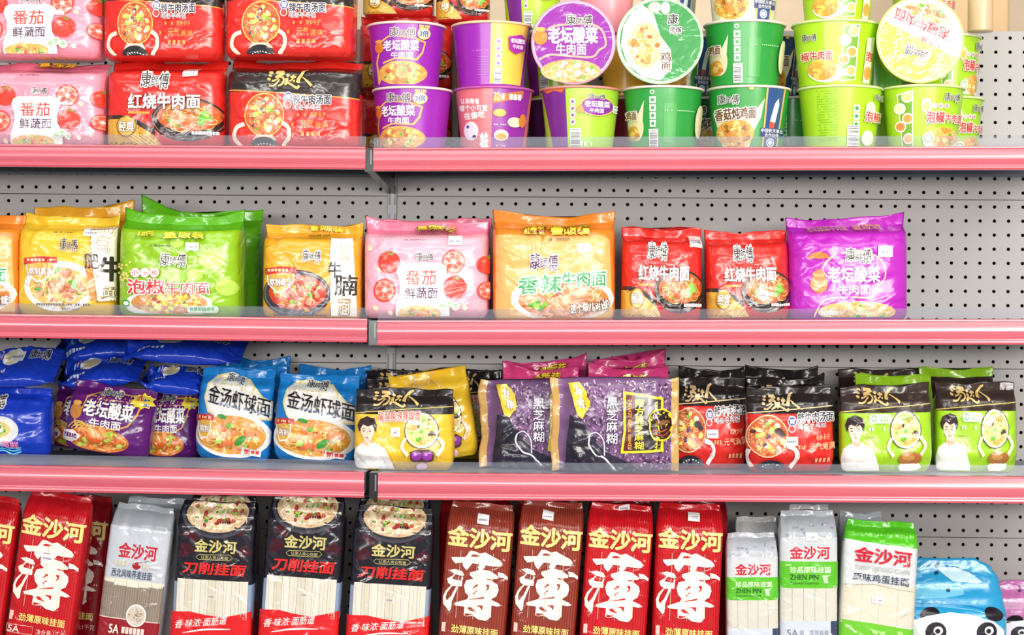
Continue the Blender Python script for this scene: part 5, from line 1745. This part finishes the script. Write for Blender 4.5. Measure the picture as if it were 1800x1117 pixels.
B4 = dict(bay='L', s=4)
R4 = dict(bay='R', s=4)
CR, CRD, CBR = (206, 24, 34), (150, 16, 26), (156, 62, 46)
CLR, CLB = (176, 182, 190), (196, 197, 196)
stick((-112, 876, 2, 1190), .04, 'red thin-noodle pack cut off at the edge', [(0, CR)], d_thin, tilt=7, seed=80, **B4)
stick((8, 872, 126, 1190), .03, 'red thin-noodle pack leaning beside the grey buckwheat pack', [(0, CR)], d_thin, tilt=7.4, seed=81, D=.06, stickers=[(1200, 994, 1222, 1008)], **B4)
stick((62, 874, 178, 1190), .13, 'dark red pack standing behind the leaning red thin-noodle pack', [(0, CRD)], d_thin, tilt=4, seed=82, **B4)
stick((206, 878, 318, 1190), .12, 'clear-topped pack standing behind the buckwheat noodles', [(0, CLB), (.9, CLR)], None, seed=83, tilt=2, **B4)
stick((168, 893, 277, 1190), .03, 'grey buckwheat noodle pack with red base, leaning between red and black packs', [(0, (176, 180, 186)), (.85, (160, 166, 174))], d_buckwheat, tilt=6.3, seed=84, D=.055, **B4)
KN = [(0, (206, 30, 36)), (.31, (150, 168, 196)), (.52, (24, 22, 30))]
KNB = 'black knife-cut noodle pack with a bowl picture, '
stick((328, 872, 452, 1190), .13, 'black pack standing behind the first knife-cut noodle pack', KN, d_knife, seed=85, **B4)
stick((301, 886, 441, 1190), .03, KNB + 'next to the grey buckwheat pack', KN, d_knife, tilt=2, seed=86, stickers=[(364, 1045, 386, 1056)], D=.055, **B4)
stick((454, 876, 592, 1190), .03, KNB + 'middle one of three', KN, d_knife, tilt=3, seed=87, stickers=[(372, 1045, 392, 1056)], D=.055, **B4)
stick((628, 872, 760, 1194), .13, 'black pack standing behind the knife-cut pack beside the brown packs', KN, d_knife, seed=88, bay='R', s=4)
stick((607, 896, 750, 1196), .03, KNB + 'next to the brown-red packs', KN, d_knife, tilt=3.5, seed=89, stickers=[(364, 1043, 388, 1056, -.05)], D=.055, bay='R', s=4)
stick((772, 872, 900, 1190), .135, 'dark red pack standing behind the first brown-red thin-noodle pack', [(0, CRD)], None, seed=90, **R4)
stick((905, 878, 1020, 1190), .135, 'dark red pack standing behind the second brown-red thin-noodle pack', [(0, CRD)], None, seed=91, **R4)
stick((765, 889, 884, 1196), .03, 'brown-red thin-noodle pack next to the black packs', [(0, CBR)], d_thin, dv=1, tilt=4.7, seed=92, D=.06, stickers=[(1206, 908, 1226, 924, .1)], **R4)
stick((891, 886, 1006, 1196), .03, 'brown-red thin-noodle pack next to the bright red packs', [(0, CBR)], d_thin, dv=1, tilt=4.6, seed=93, D=.06, stickers=[(1194, 906, 1216, 920, .08)], **R4)
stick((1032, 876, 1150, 1190), .135, 'dark red pack standing behind the first bright red thin-noodle pack', [(0, CRD)], None, seed=94, **R4)
stick((1158, 878, 1280, 1190), .135, 'dark red pack standing behind the second bright red thin-noodle pack', [(0, CRD)], None, seed=95, **R4)
stick((1013, 891, 1131, 1196), .03, 'bright red thin-noodle pack next to the brown-red packs', [(0, CR)], d_thin, tilt=4, seed=96, D=.06, stickers=[(1206, 892, 1228, 902, -.15)], **R4)
stick((1141, 889, 1260, 1196), .03, 'bright red thin-noodle pack next to the white and green packs', [(0, CR)], d_thin, tilt=2.4, seed=97, D=.06, stickers=[(1208, 904, 1230, 917, .05)], **R4)
WG = [(0, (190, 195, 204)), (.82, (180, 185, 193))]
stick((1290, 910, 1368, 1190), .12, 'white pack with a bare white sticker, behind the first white and green pack', [(0, CLB)], None, seed=98, **R4)
stick((1384, 888, 1460, 1190), .12, 'white pack standing behind the taller white and green pack', [(0, CLB)], d_zhenpin, seed=99, **R4)
stick((1276, 938, 1368, 1196), .03, 'shorter white and green noodle pack next to the bright red pack', WG, d_zhenpin, tilt=-.5, seed=100, D=.055, **R4)
stick((1367, 898, 1470, 1196), .03, 'taller white and green noodle pack in the middle of the pale packs', WG, d_zhenpin, seed=101, D=.06, stickers=[(1412, 931, 1432, 943)], **R4)
stick((1472, 904, 1554, 1190), .12, 'clear-topped pack standing behind the green-topped egg noodle pack', [(0, CLB), (.6, CLR)], None, seed=102, ears=(.006, 0, .004), **R4)
stick((1467, 921, 1598, 1196), .03, 'leaning egg noodle pack with a green top, beside the panda pouch', [(0, (150, 206, 90)), (.3, (236, 234, 222)), (.86, (84, 190, 30))], d_egg, tilt=3.2, seed=103, D=.055, stickers=[(1528, 1046, 1548, 1058, .15)], **R4)
pack('wet_wipe_pouch', 'rollpack', (1560, 983, 1768, 1200), .1, 'sky-blue pouch with a panda face beside the egg noodle pack', 'wet wipes', None, .09, [(0, (60, 170, 216)), (.5, (40, 156, 208))], d_wipes, seed=104, crease=.25, **R4)
pack('wet_wipe_pouch', 'rollpack', (1716, 1022, 1900, 1200), .2, 'pink pouch with a panda face, behind the sky-blue pouch', 'wet wipes', None, .08, [(0, (206, 120, 184))], d_wipes, dv=1, seed=105, crease=.25, **R4)
